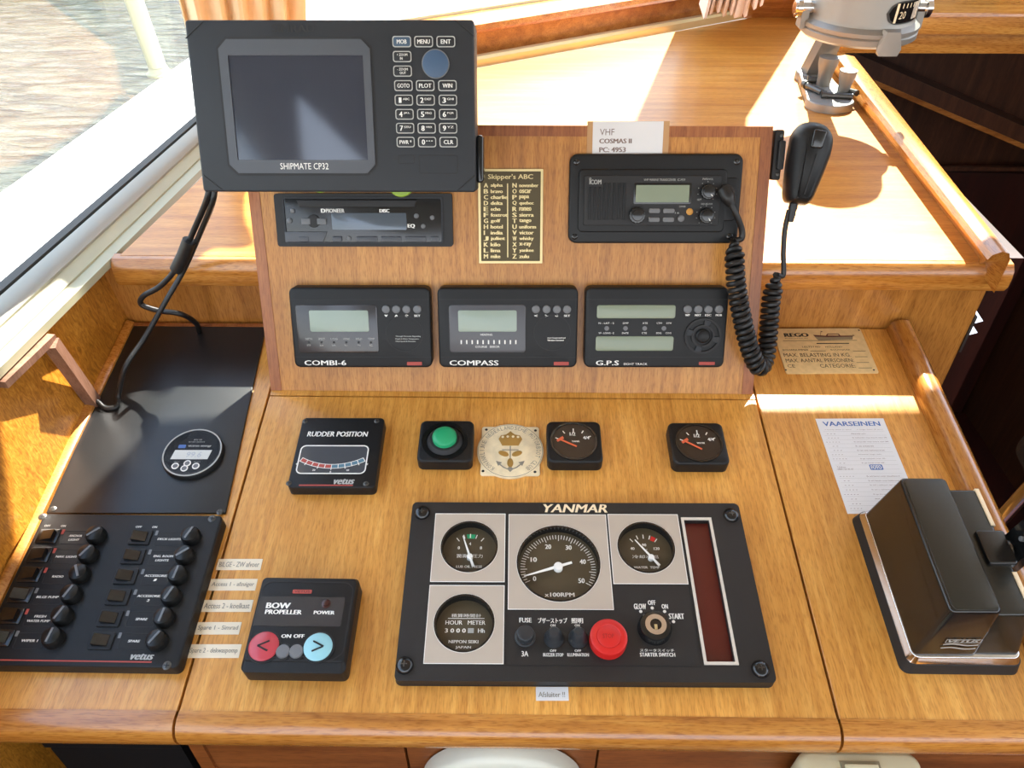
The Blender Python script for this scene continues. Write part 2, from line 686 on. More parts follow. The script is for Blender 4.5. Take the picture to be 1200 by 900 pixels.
# ================================================================== THE SETTING
def wbox(name, x0, x1, y0, y1, z0, z1, mat, bev=0.0, parent=None):
    b = MB()
    b.box(x0, x1, y0, y1, z0, z1, bev)
    return b.build(name, mat, parent, scale=1.0)


def hprism(name, pts, z0, z1, mat, bev=0.0, parent=None):
    b = MB()
    b.prism(pts, z0, z1, bev)
    return b.build(name, mat, parent, scale=1.0)


def bar(name, A, B, prof, mat, parent=None, up=(0, 0, 1)):
    b = MB()
    b.sweep(prof, A, B, up)
    return b.build(name, mat, parent, scale=1.0)


def rect_prof(a0, a1, u0, u1):
    return [(a0, u0), (a1, u0), (a1, u1), (a0, u1)]


# water, bank and decks outside
water = MB()
water.poly([(-30, -8), (-0.72, -8), (-0.72, 40), (-30, 40)], -0.75)
struct(water.build('water', 'water', scale=1.0))
hprism('river_bank', [(-14, 6.0), (-3.2, 5.6), (-3.2, 9), (-14, 9)], -1.0, -0.45, plain('mossy bank', '#5d5a35', 0.9, var=0.4, vscale=6), 0.02)
struct(bpy.data.objects['river_bank'])
DECKZ = 0.02


def deck_edge(y): return -0.842 + 0.108 * (y - 0.469)


deck = hprism('side_deck', [(deck_edge(-2.2), -2.2), (-0.74, -2.2), (-0.60, -0.55), (-0.53, 0.15), (-0.42, 0.75), (0.5, 1.27), (1.6, 1.27), (2.2, 1.6), (2.0, 5.0), (0.6, 6.0), (deck_edge(4.5), 4.5)], DECKZ - 0.05, DECKZ, 'gelcoat', 0.004)
struct(deck)
fore = hprism('foredeck', [(-0.33, 0.83), (0.52, 1.33), (1.6, 1.33), (1.6, 4.2), (0.6, 4.8), (-0.25, 3.4)], DECKZ, 0.115, 'gelcoat', 0.02)
struct(fore)

# left side: panelled wall with the long window above it
wl_ = MB()
wl_.hull([(-0.485, -1.6, -0.02), (-0.485, 0.112, -0.02), (-0.66, -1.6, 0.116), (-0.500, 0.112, 0.116),
          (-0.70, -1.6, -0.02), (-0.56, 0.112, -0.02), (-0.70, -1.6, 0.116), (-0.56, 0.112, 0.116)])
struct(wl_.build('wall_left', 'wallwood', scale=1.0, smooth=False))
struct(wbox('wall_left_lower', -0.54, -0.489, -1.75, 0.112, -1.0, -0.02, 'wallwood'))
W0, W1 = Vector((-0.655, -1.6, 0)), Vector((-0.405, 0.65, 0))
win = bpy.data.objects.new('window_1', None)
COL.objects.link(win)
win['kind'] = 'structure'
bar('sill_strip', W0, W1, rect_prof(-0.020, -0.004, 0.112, 0.121), 'pole', win)
bar('inner_strip', W0, W1, [(-0.036, 0.10), (-0.020, 0.10), (-0.020, 0.123), (-0.036, 0.130)], 'pole', win)
bar('aluminium_frame', W0, W1, [(-0.062, 0.10), (-0.034, 0.10), (-0.034, 0.132), (-0.040, 0.137), (-0.058, 0.139), (-0.062, 0.134)], 'alu', win)
bar('gasket', W0, W1, rect_prof(-0.074, -0.062, 0.10, 0.140), 'gasket', win)
gl = MB()
gl.hull([tuple(W0 + Vector((-0.068, 0, 0.135))), tuple(W1 + Vector((-0.068, 0, 0.135))), tuple(W0 + Vector((-0.02, 0, 0.78))), tuple(W1 + Vector((-0.02, 0, 0.78))),
         tuple(W0 + Vector((-0.072, 0, 0.135))), tuple(W1 + Vector((-0.072, 0, 0.135))), tuple(W0 + Vector((-0.024, 0, 0.78))), tuple(W1 + Vector((-0.024, 0, 0.78)))])
gl.build('pane', 'glass', win, scale=1.0, smooth=False)
# outer coaming under the side window
bar('outer_coaming', W0, W1, rect_prof(-0.09, -0.062, 0.02, 0.118), 'gelcoat', win)

# windscreen: left pane on the diagonal, centre pane straight across
P0, P1, P2 = Vector((-0.42, 0.585, 0)), Vector((0.56, 1.165, 0)), Vector((1.5, 1.165, 0))
win2 = bpy.data.objects.new('window_2', None)
COL.objects.link(win2)
win2['kind'] = 'structure'
# across > 0 is towards the cabin on these runs
bar('batten', P0, P1, [(-0.012, 0.12), (0.004, 0.12), (0.004, 0.133), (0.0, 0.138), (-0.012, 0.138)], 'brasslight', win2)
bar('sill_face', P0, P1, rect_prof(-0.07, -0.030, 0.118, 0.172), 'framewood', win2)
bar('sill_cap', P0, P1, [(-0.085, 0.172), (-0.022, 0.172), (-0.018, 0.178), (-0.022, 0.186), (-0.085, 0.192)], 'rail', win2)
bar('outer_strip', P0, P1, rect_prof(-0.105, -0.085, 0.10, 0.197), 'pole', win2)
bar('sill_face', P1, P2, rect_prof(-0.07, -0.030, 0.118, 0.172), 'framewood', win2)
bar('outer_strip', P1, P2, rect_prof(-0.105, -0.085, 0.10, 0.197), 'pole', win2)
for A, B in ((P0, P1), (P1, P2)):
    d = (B - A).normalized()
    nrm = Vector((d.y, -d.x, 0))
    g = MB()
    a0, b0 = A - nrm * 0.09, B - nrm * 0.09
    a1, b1 = A + nrm * 0.50, B + nrm * 0.50
    pts = []
    for k in (0, 0.004):
        o_ = nrm * k
        pts += [tuple(a0 + o_ + Vector((0, 0, 0.19))), tuple(b0 + o_ + Vector((0, 0, 0.19))), tuple(a1 + o_ + Vector((0, 0, 0.78))), tuple(b1 + o_ + Vector((0, 0, 0.78)))]
    g.hull(pts)
    g.build('pane', 'glass', win2, scale=1.0, smooth=False)
# posts between the panes, leaning back to the roof
def post(name, foot, head, w, d_):
    b = MB()
    f, h = Vector(foot), Vector(head)
    b.hull([tuple(p + Vector((sx * w / 2, sy * d_ / 2, 0))) for p in (f, h) for sx in (-1, 1) for sy in (-1, 1)])
    return struct(b.build(name, 'framewood', scale=1.0, smooth=False))


b = MB()
b.hull([(0.376, 1.12, 0.12), (0.376, 1.19, 0.12), (0.633, 1.12, 0.12), (0.633, 1.19, 0.12), (0.293, 0.75, 0.80), (0.293, 0.81, 0.80), (0.400, 0.75, 0.80), (0.400, 0.81, 0.80)])
struct(b.build('trim_1', 'framewood', scale=1.0, smooth=False))
post('trim_2', (-0.44, 0.60, 0.10), (-0.40, 0.42, 0.80), 0.07, 0.07)
post('trim_3', (1.10, 1.15, 0.12), (1.08, 0.78, 0.80), 0.16, 0.06)
struct(wbox('sun_block_panel', 0.72, 1.40, 1.135, 1.165, 0.1225, 0.62, 'shadewood'))  # unseen panel added to keep the sun off the beam

# roof, right-hand side, sole and aft bulkhead of the wheelhouse
ROOF = [(-0.66, -1.62), (-0.475, -0.86), (-0.28, -1.75), (1.42, -1.75), (1.42, 0.60), (0.10, 0.60), (-0.20, 0.57), (-0.27, 0.42), (-0.66, 0.38)]  # unseen; front edge and aft notch cut for sun patches and screen reflection
struct(hprism('ceiling', ROOF, 0.80, 0.83, 'roof'))
struct(wbox('wall_right', 1.38, 1.42, -2.3, 1.2, -1.0, 0.30, 'shadewood'))
struct(wbox('floor', -0.56, 1.4, -2.3, 1.2, -1.03, -1.0, 'deepshadewood'))
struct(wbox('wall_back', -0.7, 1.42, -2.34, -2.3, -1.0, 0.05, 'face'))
struct(wbox('wall_front', 0.60, 1.40, 1.14, 1.17, -1.0, 0.12, 'shadewood'))

# bulkhead under the shelf, console sides
struct(wbox('bulkhead', -0.515, 0.575, 0.112, 0.130, -1.0, 0.108, 'face'))
struct(wbox('console_side', 0.478, 0.496, -0.36, 0.112, -1.0, -0.03, 'face'))
struct(wbox('companionway_side', 0.576, 0.615, 0.13, 1.14, -1.0, 0.108, 'deepshadewood'))

# ------------------------------------------------------------------ shelf behind the instrument board
shelf = thing('chart_shelf', 'wide varnished wooden shelf under the windscreen, behind the instrument board', 'shelf')
hprism('shelf_top', [(-0.462, 0.100), (0.572, 0.100), (0.632, 0.87), (0.632, 1.14), (0.545, 1.14), (-0.395, 0.585)], 0.108, 0.122, 'shelf', 0.0, shelf)
b = MB()
b.sweep([(-0.004, 0.122), (0.006, 0.121), (0.012, 0.115), (0.014, 0.106), (0.014, 0.094), (0.010, 0.087), (-0.012, 0.087), (-0.012, 0.108), (-0.004, 0.108)], (-0.47, 0.100, 0), (0.580, 0.100, 0))
b.build('front_lip', 'rail', shelf, scale=1.0)
b = MB()
TZ = 0.152
rim_in0, rim_in1 = level(0.122).world(962, 66), level(0.122).world(1147, 302)
rim_ti0, rim_ti1 = level(TZ - 0.002).world(980, 66), level(TZ - 0.002).world(1163, 299)
rim_to0, rim_to1 = level(TZ).world(1001, 66), level(TZ).world(1183, 297)
rp_ = []
for a_, ti_, to_ in ((rim_in0, rim_ti0, rim_to0), (rim_in1, rim_ti1, rim_to1)):
    a2 = Vector((a_.x, a_.y, 0.112))
    mid_ = (ti_ + to_) / 2 + Vector((0, 0, 0.003))
    ob_ = Vector((to_.x + 0.004, to_.y, 0.100))
    rp_.append([b.bm.verts.new(tuple(q)) for q in (a2, Vector((a_.x, a_.y, 0.124)), ti_ - Vector((0.003, 0, 0.006)), ti_, mid_, to_, to_ + Vector((0.004, 0, -0.008)), ob_)])
b.band(rp_[0], rp_[1])
b.bm.faces.new(rp_[0])
b.bm.faces.new(list(reversed(rp_[1])))
b.build('side_rim', 'railside', shelf, scale=1.0)

# beam over the companionway
beam = thing('companionway_beam', 'long horizontal wooden beam over the dark companionway, right of the compass', 'beam')
wbox('beam_board', 0.625, 1.38, 0.872, 1.13, 0.1225, 0.160, 'rail', 0.002, beam)
wbox('beam_cap', 0.625, 1.38, 0.860, 1.13, 0.1605, 0.197, 'rail', 0.006, beam)

# dark things down in the companionway
rl = thing('companionway_rail', 'dark sloping wooden rail on the companionway bulkhead below the long beam', 'rail')
b = MB()
b.sweep(rect_prof(-0.03, 0.05, -0.028, 0.012), (0.63, 1.085, 0.094), (1.37, 1.085, -0.18))
b.build('board', 'shadewood', rl, scale=1.0)
b = MB()
b.sweep(rect_prof(0.046, 0.056, -0.030, -0.020), (0.63, 1.09, 0.094), (1.37, 1.09, -0.18))
b.build('edge_highlight', 'framewood', rl, scale=1.0)  # paler bar drawn as the highlight along the rail's lower edge
lk = thing('companionway_locker', 'dark red wooden locker with a pale slanted top edge down the companionway', 'locker')
b = MB()
P_ = [(0.62, -0.386), (0.803, -0.27), (0.90, -0.219), (1.37, -0.223), (1.37, -1.0), (0.62, -1.0)]
A_ = [b.bm.verts.new((x, 1.09, z)) for x, z in P_]
B_ = [b.bm.verts.new((x, 1.13, z)) for x, z in P_]
b.band(A_, B_)
b.bm.faces.new(A_)
b.bm.faces.new(list(reversed(B_)))
b.build('front', 'deepshadewood', lk, scale=1.0, smooth=False)
b = MB()
b.sweep(rect_prof(-0.006, 0.006, -0.004, 0.005), (0.62, 1.088, -0.386), (0.90, 1.088, -0.209))
b.build('edge_strip', 'pole', lk, scale=1.0)
b = MB()
b.sweep(rect_prof(-0.006, 0.006, -0.004, 0.005), (0.90, 1.088, -0.209), (1.37, 1.088, -0.207))
b.build('edge_strip', 'shadewood', lk, scale=1.0)
ct = thing('door_catch', 'small chrome catch with two bright tips on the bulkhead edge under the shelf', 'catch')
wbox('strike_plate', 0.5755, 0.5785, 0.110, 0.128, -0.02, 0.036, 'steel', 0.0005, ct)
for z in (0.008, 0.026):
    b = MB()
    b.hull([(0.5785, 0.110, z), (0.5785, 0.126, z), (0.5785, 0.118, z + 0.014), (0.589, 0.112, z + 0.002)])
    b.build('bolt', 'chrome', ct, scale=1.0, smooth=False)

# ------------------------------------------------------------------ sloping console top: three panels
DM = DESK.matrix(0, 0)
RAILP = [(-2, 0.5), (6, 1.5), (12, -0.5), (17, -5), (19.5, -12), (19.5, -22), (17, -30), (12, -35), (4, -38), (-2, -38)]


def console(u0, u1, v1, label, u0b=None, u1b=None):
    t = thing('console_panel', label, 'console panel', DM)
    b = MB()
    b.prism([(u0, -366), (u1, -366), (u1b or u1, v1), (u0b or u0, v1)], -16, 0, 0.4, 1)
    b.build('top_board', 'desk', t)
    b = MB()
    b.sweep(RAILP, (u0, -366, 0), (u1, -366, 0))
    b.build('front_rail', 'rail', t)
    return t


console(-487, -285.5, 110, 'left wooden console top carrying the black cover sheet and switch panel')
console(-283.0, 283.0, -8.5, 'middle sloping wooden console top carrying the engine panel')
rp = console(285.5, 497, 110, 'right wooden console top under the throttle control box')
b = MB()
b.sweep([(-14, -20), (14, -20), (14, 8), (11, 14.5), (5, 18), (-5, 18), (-11, 14.5), (-14, 8)], (484, -384, 0), (484, 108, 0))
b.build('side_rail', 'railside', rp)
carc = MB()
carc.box(-486, 478, -350, 109, -40, -18)
o = carc.build('console_base', 'blackmatte')
o.matrix_world = DM
struct(o)
b = MB()
b.box(-283, 283, -6.8, 109, -16, -0.1)
o = b.build('console_ledge', 'desk')
o.matrix_world = DM
struct(o)
# trim along the side wall
b = MB()
b.sweep([(-9, 0), (0, 0), (0, 6), (-6, 9), (-9, 9)], (-479, -366, 0), (-479, 107, 0))
o = b.build('trim_4', 'rail')
o.matrix_world = DM
struct(o)
b = MB()
b.sweep([(0, 0), (5, 0), (5, 4), (0, 4)], (-487, 107.5, 0), (-288, 107.5, 0))
o = b.build('trim_5', 'dashtrim')
o.matrix_world = DM
struct(o)

# front of the console under the rail
struct(wbox('front_panel', -0.275, 0.50, -0.352, -0.340, -1.0, -0.06, 'shadewood'))
cf = thing('cabinet_front', 'reddish wooden cabinet front below the rail with two plain doors', 'cabinet')
FW = wood('red front veneer', '#6c3a15', '#82491d', '#96582a', 'x', 70, 5, 0.35, 0.45, 0.1)
wbox('stile', -0.275, -0.094, -0.362, -0.352, -0.6, -0.095, FW, 0.001, cf)
wbox('stile', 0.084, 0.497, -0.362, -0.352, -0.6, -0.095, FW, 0.001, cf)
wbox('top_rail', -0.275, 0.497, -0.362, -0.352, -0.0945, -0.085, FW, 0.0, cf)
wbox('door', -0.092, -0.0065, -0.360, -0.353, -0.6, -0.097, FW, 0.001, cf)
wbox('door', -0.0035, 0.082, -0.360, -0.353, -0.6, -0.097, FW, 0.001, cf)
# open compartment on the left
struct(wbox('compartment_wall', -0.288, -0.275, -0.365, -0.10, -0.6, -0.075, FW))
struct(wbox('compartment_back', -0.489, -0.288, -0.20, -0.19, -0.6, -0.06, 'deepshadewood'))
lb = thing('dark_case', 'black case standing in the open compartment under the left console', 'case')
wbox('case_body', -0.43, -0.305, -0.355, -0.22, -0.60, -0.135, 'casedark', 0.008, lb)
wbox('case_lid', -0.432, -0.303, -0.357, -0.218, -0.135, -0.120, 'casedark', 0.005, lb)
struct(wbox('compartment_floor', -0.489, -0.288, -0.36, -0.19, -0.62, -0.60, 'deepshadewood'))
# helm hub and cream box at the bottom edge
hb = thing('helm_hub', 'round cream white hub on the cabinet front below the middle of the rail', 'hub', Matrix.Translation((-0.005, -0.362, -0.172)) @ Matrix.Rotation(R(90), 4, 'X'))
b = MB()
b.lathe([(75, 0), (75, 14), (73, 18), (69, 20), (0, 21)], 0, 0, 64)
b.build('disc', 'hub', hb)
b = MB()
b.lathe([(60, 20), (60, 22), (57, 24), (40, 27), (0, 28)], 0, 0, 48)
b.build('cap', 'box', hb)
cb = thing('cream_box', 'cream plastic box with a recessed latch below the right end of the rail', 'box')
b = MB()
b.frustum(rr(0.306, -0.402, 0.122, 0.075, 0.012), rr(0.306, -0.402, 0.106, 0.066, 0.012), -0.30, -0.092, 0.006)
b.build('case', 'box', cb, scale=1.0)
wbox('latch_recess', 0.288, 0.322, -0.395, -0.380, -0.0925, -0.0905, plain('shaded latch', '#8d8a72', 0.5), 0.0005, cb)
wbox('latch', 0.291, 0.319, -0.390, -0.384, -0.091, -0.087, 'box', 0.001, cb)

# ------------------------------------------------------------------ upright instrument board
UM = DASH.matrix(0, 0)
ib = thing('instrument_board', 'upright wooden instrument board with a reddish border, standing behind the console', 'instrument board', UM)
BO = [(-283, 0.5), (281, 0.5), (275, 297), (-291, 297)]
BI = [(-270.5, 0.5), (268.5, 0.5), (263, 286), (-278.5, 286)]
b = MB()
b.prism(BI, -20, 0)
b.build('face_board', 'dash', ib)
for nm, q in (('side_border', [BO[0], BI[0], BI[3], BO[3]]), ('side_border', [BI[1], BO[1], BO[2], BI[2]]), ('top_border', [BI[3], BI[2], BO[2], BO[3]])):
    b = MB()
    b.prism(q, -21, 0.8)
    b.build(nm, 'dashtrim', ib)
b = MB()
b.prism([(-270, 40), (268, 40), (262, 285), (-278, 285)], -30, -20)
b.build('back_casing', 'dash', ib)

# strut under the side window
st = thing('window_strut', 'thin wooden strut standing between the black cover sheet and window sill', 'strut')
b = MB()
b.sweep(rect_prof(-0.006, 0.006, -0.007, 0.007), tuple(DESK.world(110, 472, 0.003)), (-0.480, -0.048, 0.104))
b.build('post', 'strutwood', st, scale=1.0)
b = MB()
b.sweep(rect_prof(-0.005, 0.005, -0.004, 0.004), (-0.482, -0.040, 0.106), (-0.494, -0.118, 0.106))
b.build('top_bar', 'strutwood', st, scale=1.0)

# stanchion on the side deck
sp = thing('stanchion', 'cream painted round stanchion standing on the white side deck outside', 'pole', Matrix.Translation((-0.79, 1.045, DECKZ)))
b = MB()
b.lathe([(27, 0), (27, 4), (22, 8), (20, 16)], 0, 0, 24)
b.build('foot', 'pole', sp)
b = MB()
b.tube([(0, 0, 8), (-30, 20, 300), (-60, 40, 620)], 19, 20)
b.build('tube', 'pole', sp)

# curtains
def pleats(mb, p0, p1, z0, z1, n, depth, rnd, flare=0.0):
    A, B = Vector(p0), Vector(p1)
    d = (B - A)
    nv = Vector((-d.y, d.x, 0)).normalized()
    N = n * 8
    rows = []
    for k in range(7):
        t = k / 6
        z = z0 + (z1 - z0) * t
        row = []
        for i in range(N + 1):
            u = i / N
            off = math.sin(u * n * 2 * PI + 0.5 * math.sin(t * 3)) * depth * (0.7 + 0.3 * math.sin(u * 17 + rnd))
            zz = z + (0.006 * math.sin(u * n * 2 * PI + 1) if k == 0 else 0)
            q = A + d * (u * (1 + flare * t * t)) + nv * off
            row.append(mb.bm.verts.new((q.x, q.y, zz)))
        rows.append(row)
    for a, b_ in zip(rows, rows[1:]):
        for i in range(N):
            mb.bm.faces.new((a[i], a[i + 1], b_[i + 1], b_[i]))


cu = thing('curtain', 'tan cloth curtain gathered at the window corner behind the chart plotter', 'curtain')
b = MB()
pleats(b, (-0.468, 0.47, 0), (-0.325, 0.545, 0), 0.135, 0.78, 6, 0.013, 1, 1.25)
o = b.build('cloth', 'curtain', cu, scale=1.0)
o.modifiers.new('thick', 'SOLIDIFY').thickness = 0.002
b = MB()
b.sweep(rect_prof(-0.004, 0.004, -0.012, 0.012), (-0.470, 0.466, 0.50), (-0.322, 0.542, 0.50))
b.build('tie_band', 'curtain', cu, scale=1.0)
cu = thing('pleated_blind', 'pale pink pleated cloth blind gathered at the windscreen post left of the compass', 'blind')
base = Vector((0.425, 0.965, 0))
for k in range(9):
    b = MB()
    x = -0.058 + k * 0.0135
    zz = 0.168 + 0.004 * (k % 3) + (0.012 if k > 6 else 0) - (0.010 if k == 5 else 0)
    w = 0.0042 if k != 5 else 0.009
    foot, head = base + Vector((x, 0.004 * (k % 2), zz)), base + Vector((x * 0.7 + 0.03, 0.004 * (k % 2) - 0.05, 0.70))
    d_ = 0.020 if k not in (0, 7) else 0.032
    b.hull([tuple(p + Vector((sx * w, sy * d_ + sx * 0.006, (0.012 if sy > 0 else 0) if p is foot else 0))) for p in (foot, head) for sx in (-1, 1) for sy in (-1, 1)])
    b.build('fold', 'blind', cu, scale=1.0, smooth=False)


# ================================================================== INSTRUMENTS ON THE BOARD
def flat_text(d, name, mat, items, z=None, parent=None):
    """One print layer of a thing: (text, x0, y0, x1, y1[, options])."""
    b = MB()
    for it in items:
        k = it[5] if len(it) > 5 else {}
        d.text(b, it[0], it[1], it[2], it[3], it[4], z, **k)
    return d.part(b, name, mat, parent=parent)


# --- chart plotter ---------------------------------------------------------------
PZ = 108
cp = Dev('chart_plotter', DASH, [(217, 24), (555, 22), (558, 226), (237, 224)], PZ, 'large anthracite chart plotter with dark screen and keypad, above the car stereo', 'chart plotter')
w_, h_ = cp.w, cp.h
b = MB()
b.prism(rr(0, 0, w_, h_, 3), 62, PZ, 2.0)
b.prism(rr(0, 6, w_ * 0.84, h_ * 0.8, 8), 40, 62, 2.0)
cp.part(b, 'casing', 'anthracite')
sx, sy, sw, sh = cp.quad(263, 46, 437, 203)
oct_ = lambda cx, cy, w, h, c: [(cx - w / 2 + c, cy - h / 2), (cx + w / 2 - c, cy - h / 2), (cx + w / 2, cy - h / 2 + c), (cx + w / 2, cy + h / 2 - c), (cx + w / 2 - c, cy + h / 2), (cx - w / 2 + c, cy + h / 2), (cx - w / 2, cy + h / 2 - c), (cx - w / 2, cy - h / 2 + c)]
b = MB()
b.frame(oct_(sx, sy, sw + 4.5, sh + 4.5, 9), oct_(sx, sy, sw, sh, 8), PZ - 1, PZ + 0.4)
cp.part(b, 'groove', 'blackmatte')
gx, gy, gw, gh = cp.quad(273.5, 65, 428.5, 187.5)
b = MB()
b.frame(soften(oct_(sx, sy, sw, sh, 8), 1), soften(rr(gx, gy, gw, gh, 0.5, 5), 0.1), PZ - 1, PZ + 1.6) if False else None
o8 = oct_(sx, sy, sw, sh, 8)
i8 = [(gx - gw / 2 + .01, gy - gh / 2), (gx + gw / 2 - .01, gy - gh / 2), (gx + gw / 2, gy - gh / 2 + .01), (gx + gw / 2, gy + gh / 2 - .01), (gx + gw / 2 - .01, gy + gh / 2), (gx - gw / 2 + .01, gy + gh / 2), (gx - gw / 2, gy + gh / 2 - .01), (gx - gw / 2, gy - gh / 2 + .01)]
b.frame(o8, i8, PZ - 1, PZ + 1.8)
cp.part(b, 'screen_surround', 'anthracite_light')
b = MB()
b.prism(rr(gx, gy, gw + 1, gh + 1, 1), PZ - 0.5, PZ + 0.35)
cp.part(b, 'screen', 'screen')
flat_text(cp, 'lettering', 'white', [('SHIPMATE CP32', 328.5, 191, 385, 198.5)], PZ + 1.8)
b = MB()
cp.text(b, 'SIMRAD', 319, 28.5, 369, 38, PZ, bold=0.02, deep=0.5)
cp.part(b, 'raised_lettering', 'blackmatte')
# corner caps: thin lines across the corners
for ax, ay, bx, by in ((217.5, 45, 238, 25), (534, 24, 555, 42), (535, 224, 557, 205), (238, 205, 261, 223)):
    p, q = cp.q(ax, ay), cp.q(bx, by)
    b = MB()
    b.tube([(p[0], p[1], PZ), (q[0], q[1], PZ)], 0.55, 6)
    cp.part(b, 'corner_cap_seam', 'blackmatte')
KEYS = [('MOB', 471, 49, 1), ('MENU', 496.6, 49, 0), ('ENT', 522.6, 49, 0), ('+ ZOOM\n    IN', 471.5, 66.5, 0), ('- ZOOM\n   OUT', 472, 83.5, 0),
        ('GOTO', 473, 100.5, 0), ('PLOT', 498.5, 100.5, 0), ('WIN', 524.5, 100.5, 0), ('1 ABC', 473.5, 117.5, 2), ('2 DEF', 499, 117.5, 2), ('3 GHI', 525, 117.5, 2),
        ('4 JKL', 474.3, 134, 2), ('5 MNO', 499.7, 134, 2), ('6 PQR', 525.3, 134, 2), ('7 STU', 475, 150.3, 2), ('8 VWX', 500.2, 150.3, 2), ('9 YZ', 525.3, 150.3, 2),
        ('PWR *', 475.6, 166.5, 0), ('0 ...', 500.7, 166.5, 2), ('CLR', 525.8, 166.5, 0)]
for s_, px, py, kind in KEYS:
    x, y = cp.q(px, py)
    b = MB()
    b.prism(rr(x, y, 16.6, 9.0, 2.2), PZ - 0.5, PZ + 1.3, 0.6)
    key = cp.part(b, 'key', 'mobkey' if kind == 1 else 'darkkey')
    b = MB()
    b.frame(rr(x, y, 16.9, 9.4, 2.3), rr(x, y, 15.2, 7.7, 1.8), PZ + 0.9, PZ + 1.45)
    b.build('key_outline', 'dimwhite', key)
    b = MB()
    if kind == 2:
        a_, c_ = s_.split(' ')
        b.text(a_, x - 3.4, y, 1.5 if a_ == '1' else 2.8, 4.6, PZ + 1.4, bold=0.02)
        b.text(c_, x + 2.2, y + 1.0, 6.0, 1.9 if c_ != '...' else 0.8, PZ + 1.4, bold=0.01)
    elif '\n' in s_:
        b.text(s_, x, y, 9.5, 5.2, PZ + 1.4, bold=0.01)
    else:
        b.text(s_, x, y, 11.2 if len(s_) > 3 else 8.8, 3.6, PZ + 1.4, bold=0.015)
    b.build('legend', 'white', key)
x, y = cp.q(510.5, 75)
b = MB()
b.lathe([(12.4, 0), (12.4, 1.2), (11.6, 2.4), (9, 3.0), (0, 3.2)], x, y, 40, PZ - 0.5)
pad = cp.part(b, 'cursor_pad', 'bluekey')
b = MB()
b.frame(circ(x, y, 12.6), circ(x, y, 11.8), PZ - 0.2, PZ + 1.6)
b.build('pad_ring', 'greykey', pad)
for q in ((466.5, 181.5, 486, 192), (491, 181.5, 536.5, 203.5)):
    cx, cy, w, h = cp.quad(*q)
    b = MB()
    b.frame(rr(cx, cy, w, h, 2), rr(cx, cy, w - 1.4, h - 1.4, 1.5), PZ - 0.4, PZ + 0.25)
    fl = cp.part(b, 'cover_flap', 'blackmatte')
# mounting knobs at the sides and lime pads under the casing
for sgn in (1,):
    b = MB()
    b.prism(rr(sgn * (w_ / 2 + 3.5), -h_ * 0.30, 7, 44, 3), 70, 96, 2)
    cp.part(b, 'bracket_knob', 'blackgloss')
b = MB()
b.prism([(-w_ * 0.34, -h_ * 0.44), (w_ * 0.34, -h_ * 0.44), (w_ * 0.34, h_ * 0.2), (-w_ * 0.34, h_ * 0.2)], 0.9, 40, 2)
cp.part(b, 'bracket', 'blackmatte')
for px, r in ((375, 9), (470, 13)):
    x, y = cp.q(px, 226, 60)
    b = MB()
    b.cyl(x, -h_ / 2 + 6, r, 50, 61.5, 1.5)
    cp.part(b, 'lime_pad', 'lime', 'lime green round pad')

# --- car stereo ----------------------------------------------------------------
RZ_ = 8
cs = Dev('car_stereo', DASH, [(321, 227), (529.5, 227), (531, 289), (325, 289)], RZ_, 'black car stereo with silvery display, under the chart plotter', 'car stereo')
b = MB()
fx, fy, fw, fh = cs.quad(333, 231, 519, 285.5)
b.frame(rr(0, 0, cs.w, cs.h, 3), rr(fx, fy, fw, fh, 2.5), 0.3, RZ_)
cs.part(b, 'mounting_frame', 'blackmatte')
b = MB()
b.frame(rr(fx, fy, fw, fh, 2.6), rr(fx, fy, fw - 3, fh - 3, 2), 0.4, RZ_ + 1.5)
cs.part(b, 'face_rim', 'anthracite')
b = MB()
b.prism(rr(fx, fy, fw - 2.8, fh - 2.8, 2), 0.3, RZ_ + 0.5, 0.4)
cs.part(b, 'face', 'blackgloss')
b = MB()
sxx, syy, sww, shh = cs.quad(348, 234.5, 489, 242.5)
b.prism([(sxx - sww / 2 + 3, syy - shh / 2), (sxx + sww / 2 - 3, syy - shh / 2), (sxx + sww / 2, syy + shh / 2), (sxx - sww / 2, syy + shh / 2)], RZ_ + 0.4, RZ_ + 2.2, 0.5)
cs.part(b, 'disc_slot', 'blackmatte')
dx, dy, dw, dh = cs.quad(389, 249.5, 476.5, 269.5)
b = MB()
b.prism(rr(dx, dy, dw, dh, 1.5), RZ_ + 0.4, RZ_ + 1.2, 0.3)
cs.part(b, 'display', plain('silvery smoked display', '#59626c', 0.12, 0.2))
x, y = cs.q(368, 259)
b = MB()
b.cyl(x, y, 7, RZ_ + 0.3, RZ_ + 2.2, 0.6)
ro = cs.part(b, 'rocker_knob', 'blackmatte')
for px in (359, 377.5):
    x, y = cs.q(px, 259.3)
    b = MB()
    b.prism(rr(x, y, 10, 6.5, 1), RZ_ + 0.4, RZ_ + 2.8, 0.5)
    b.build('rocker_pad', 'greykey', ro)
for px, py, r in ((343, 247, 2.6), (339.5, 258.5, 2.9), (488, 253, 2.7), (506.6, 255, 2.6), (496, 265, 2.5), (409, 279.6, 2.7)):
    x, y = cs.q(px, py)
    b = MB()
    b.lathe([(r, 0), (r, 1.2), (r * 0.7, 2.0), (0, 2.2)], x, y, 20, RZ_ + 0.5)
    cs.part(b, 'button', 'greykey')
b = MB()
lx, ly, lw, lh = cs.quad(334.5, 271.5, 384, 283.5)
b.prism([(lx - lw / 2, ly - lh / 2), (lx + lw / 2 - 5, ly - lh / 2), (lx + lw / 2, ly + lh / 2), (lx - lw / 2, ly + lh / 2)], RZ_ + 0.4, RZ_ + 1.8, 0.4)
cs.part(b, 'source_key', 'anthracite_light')
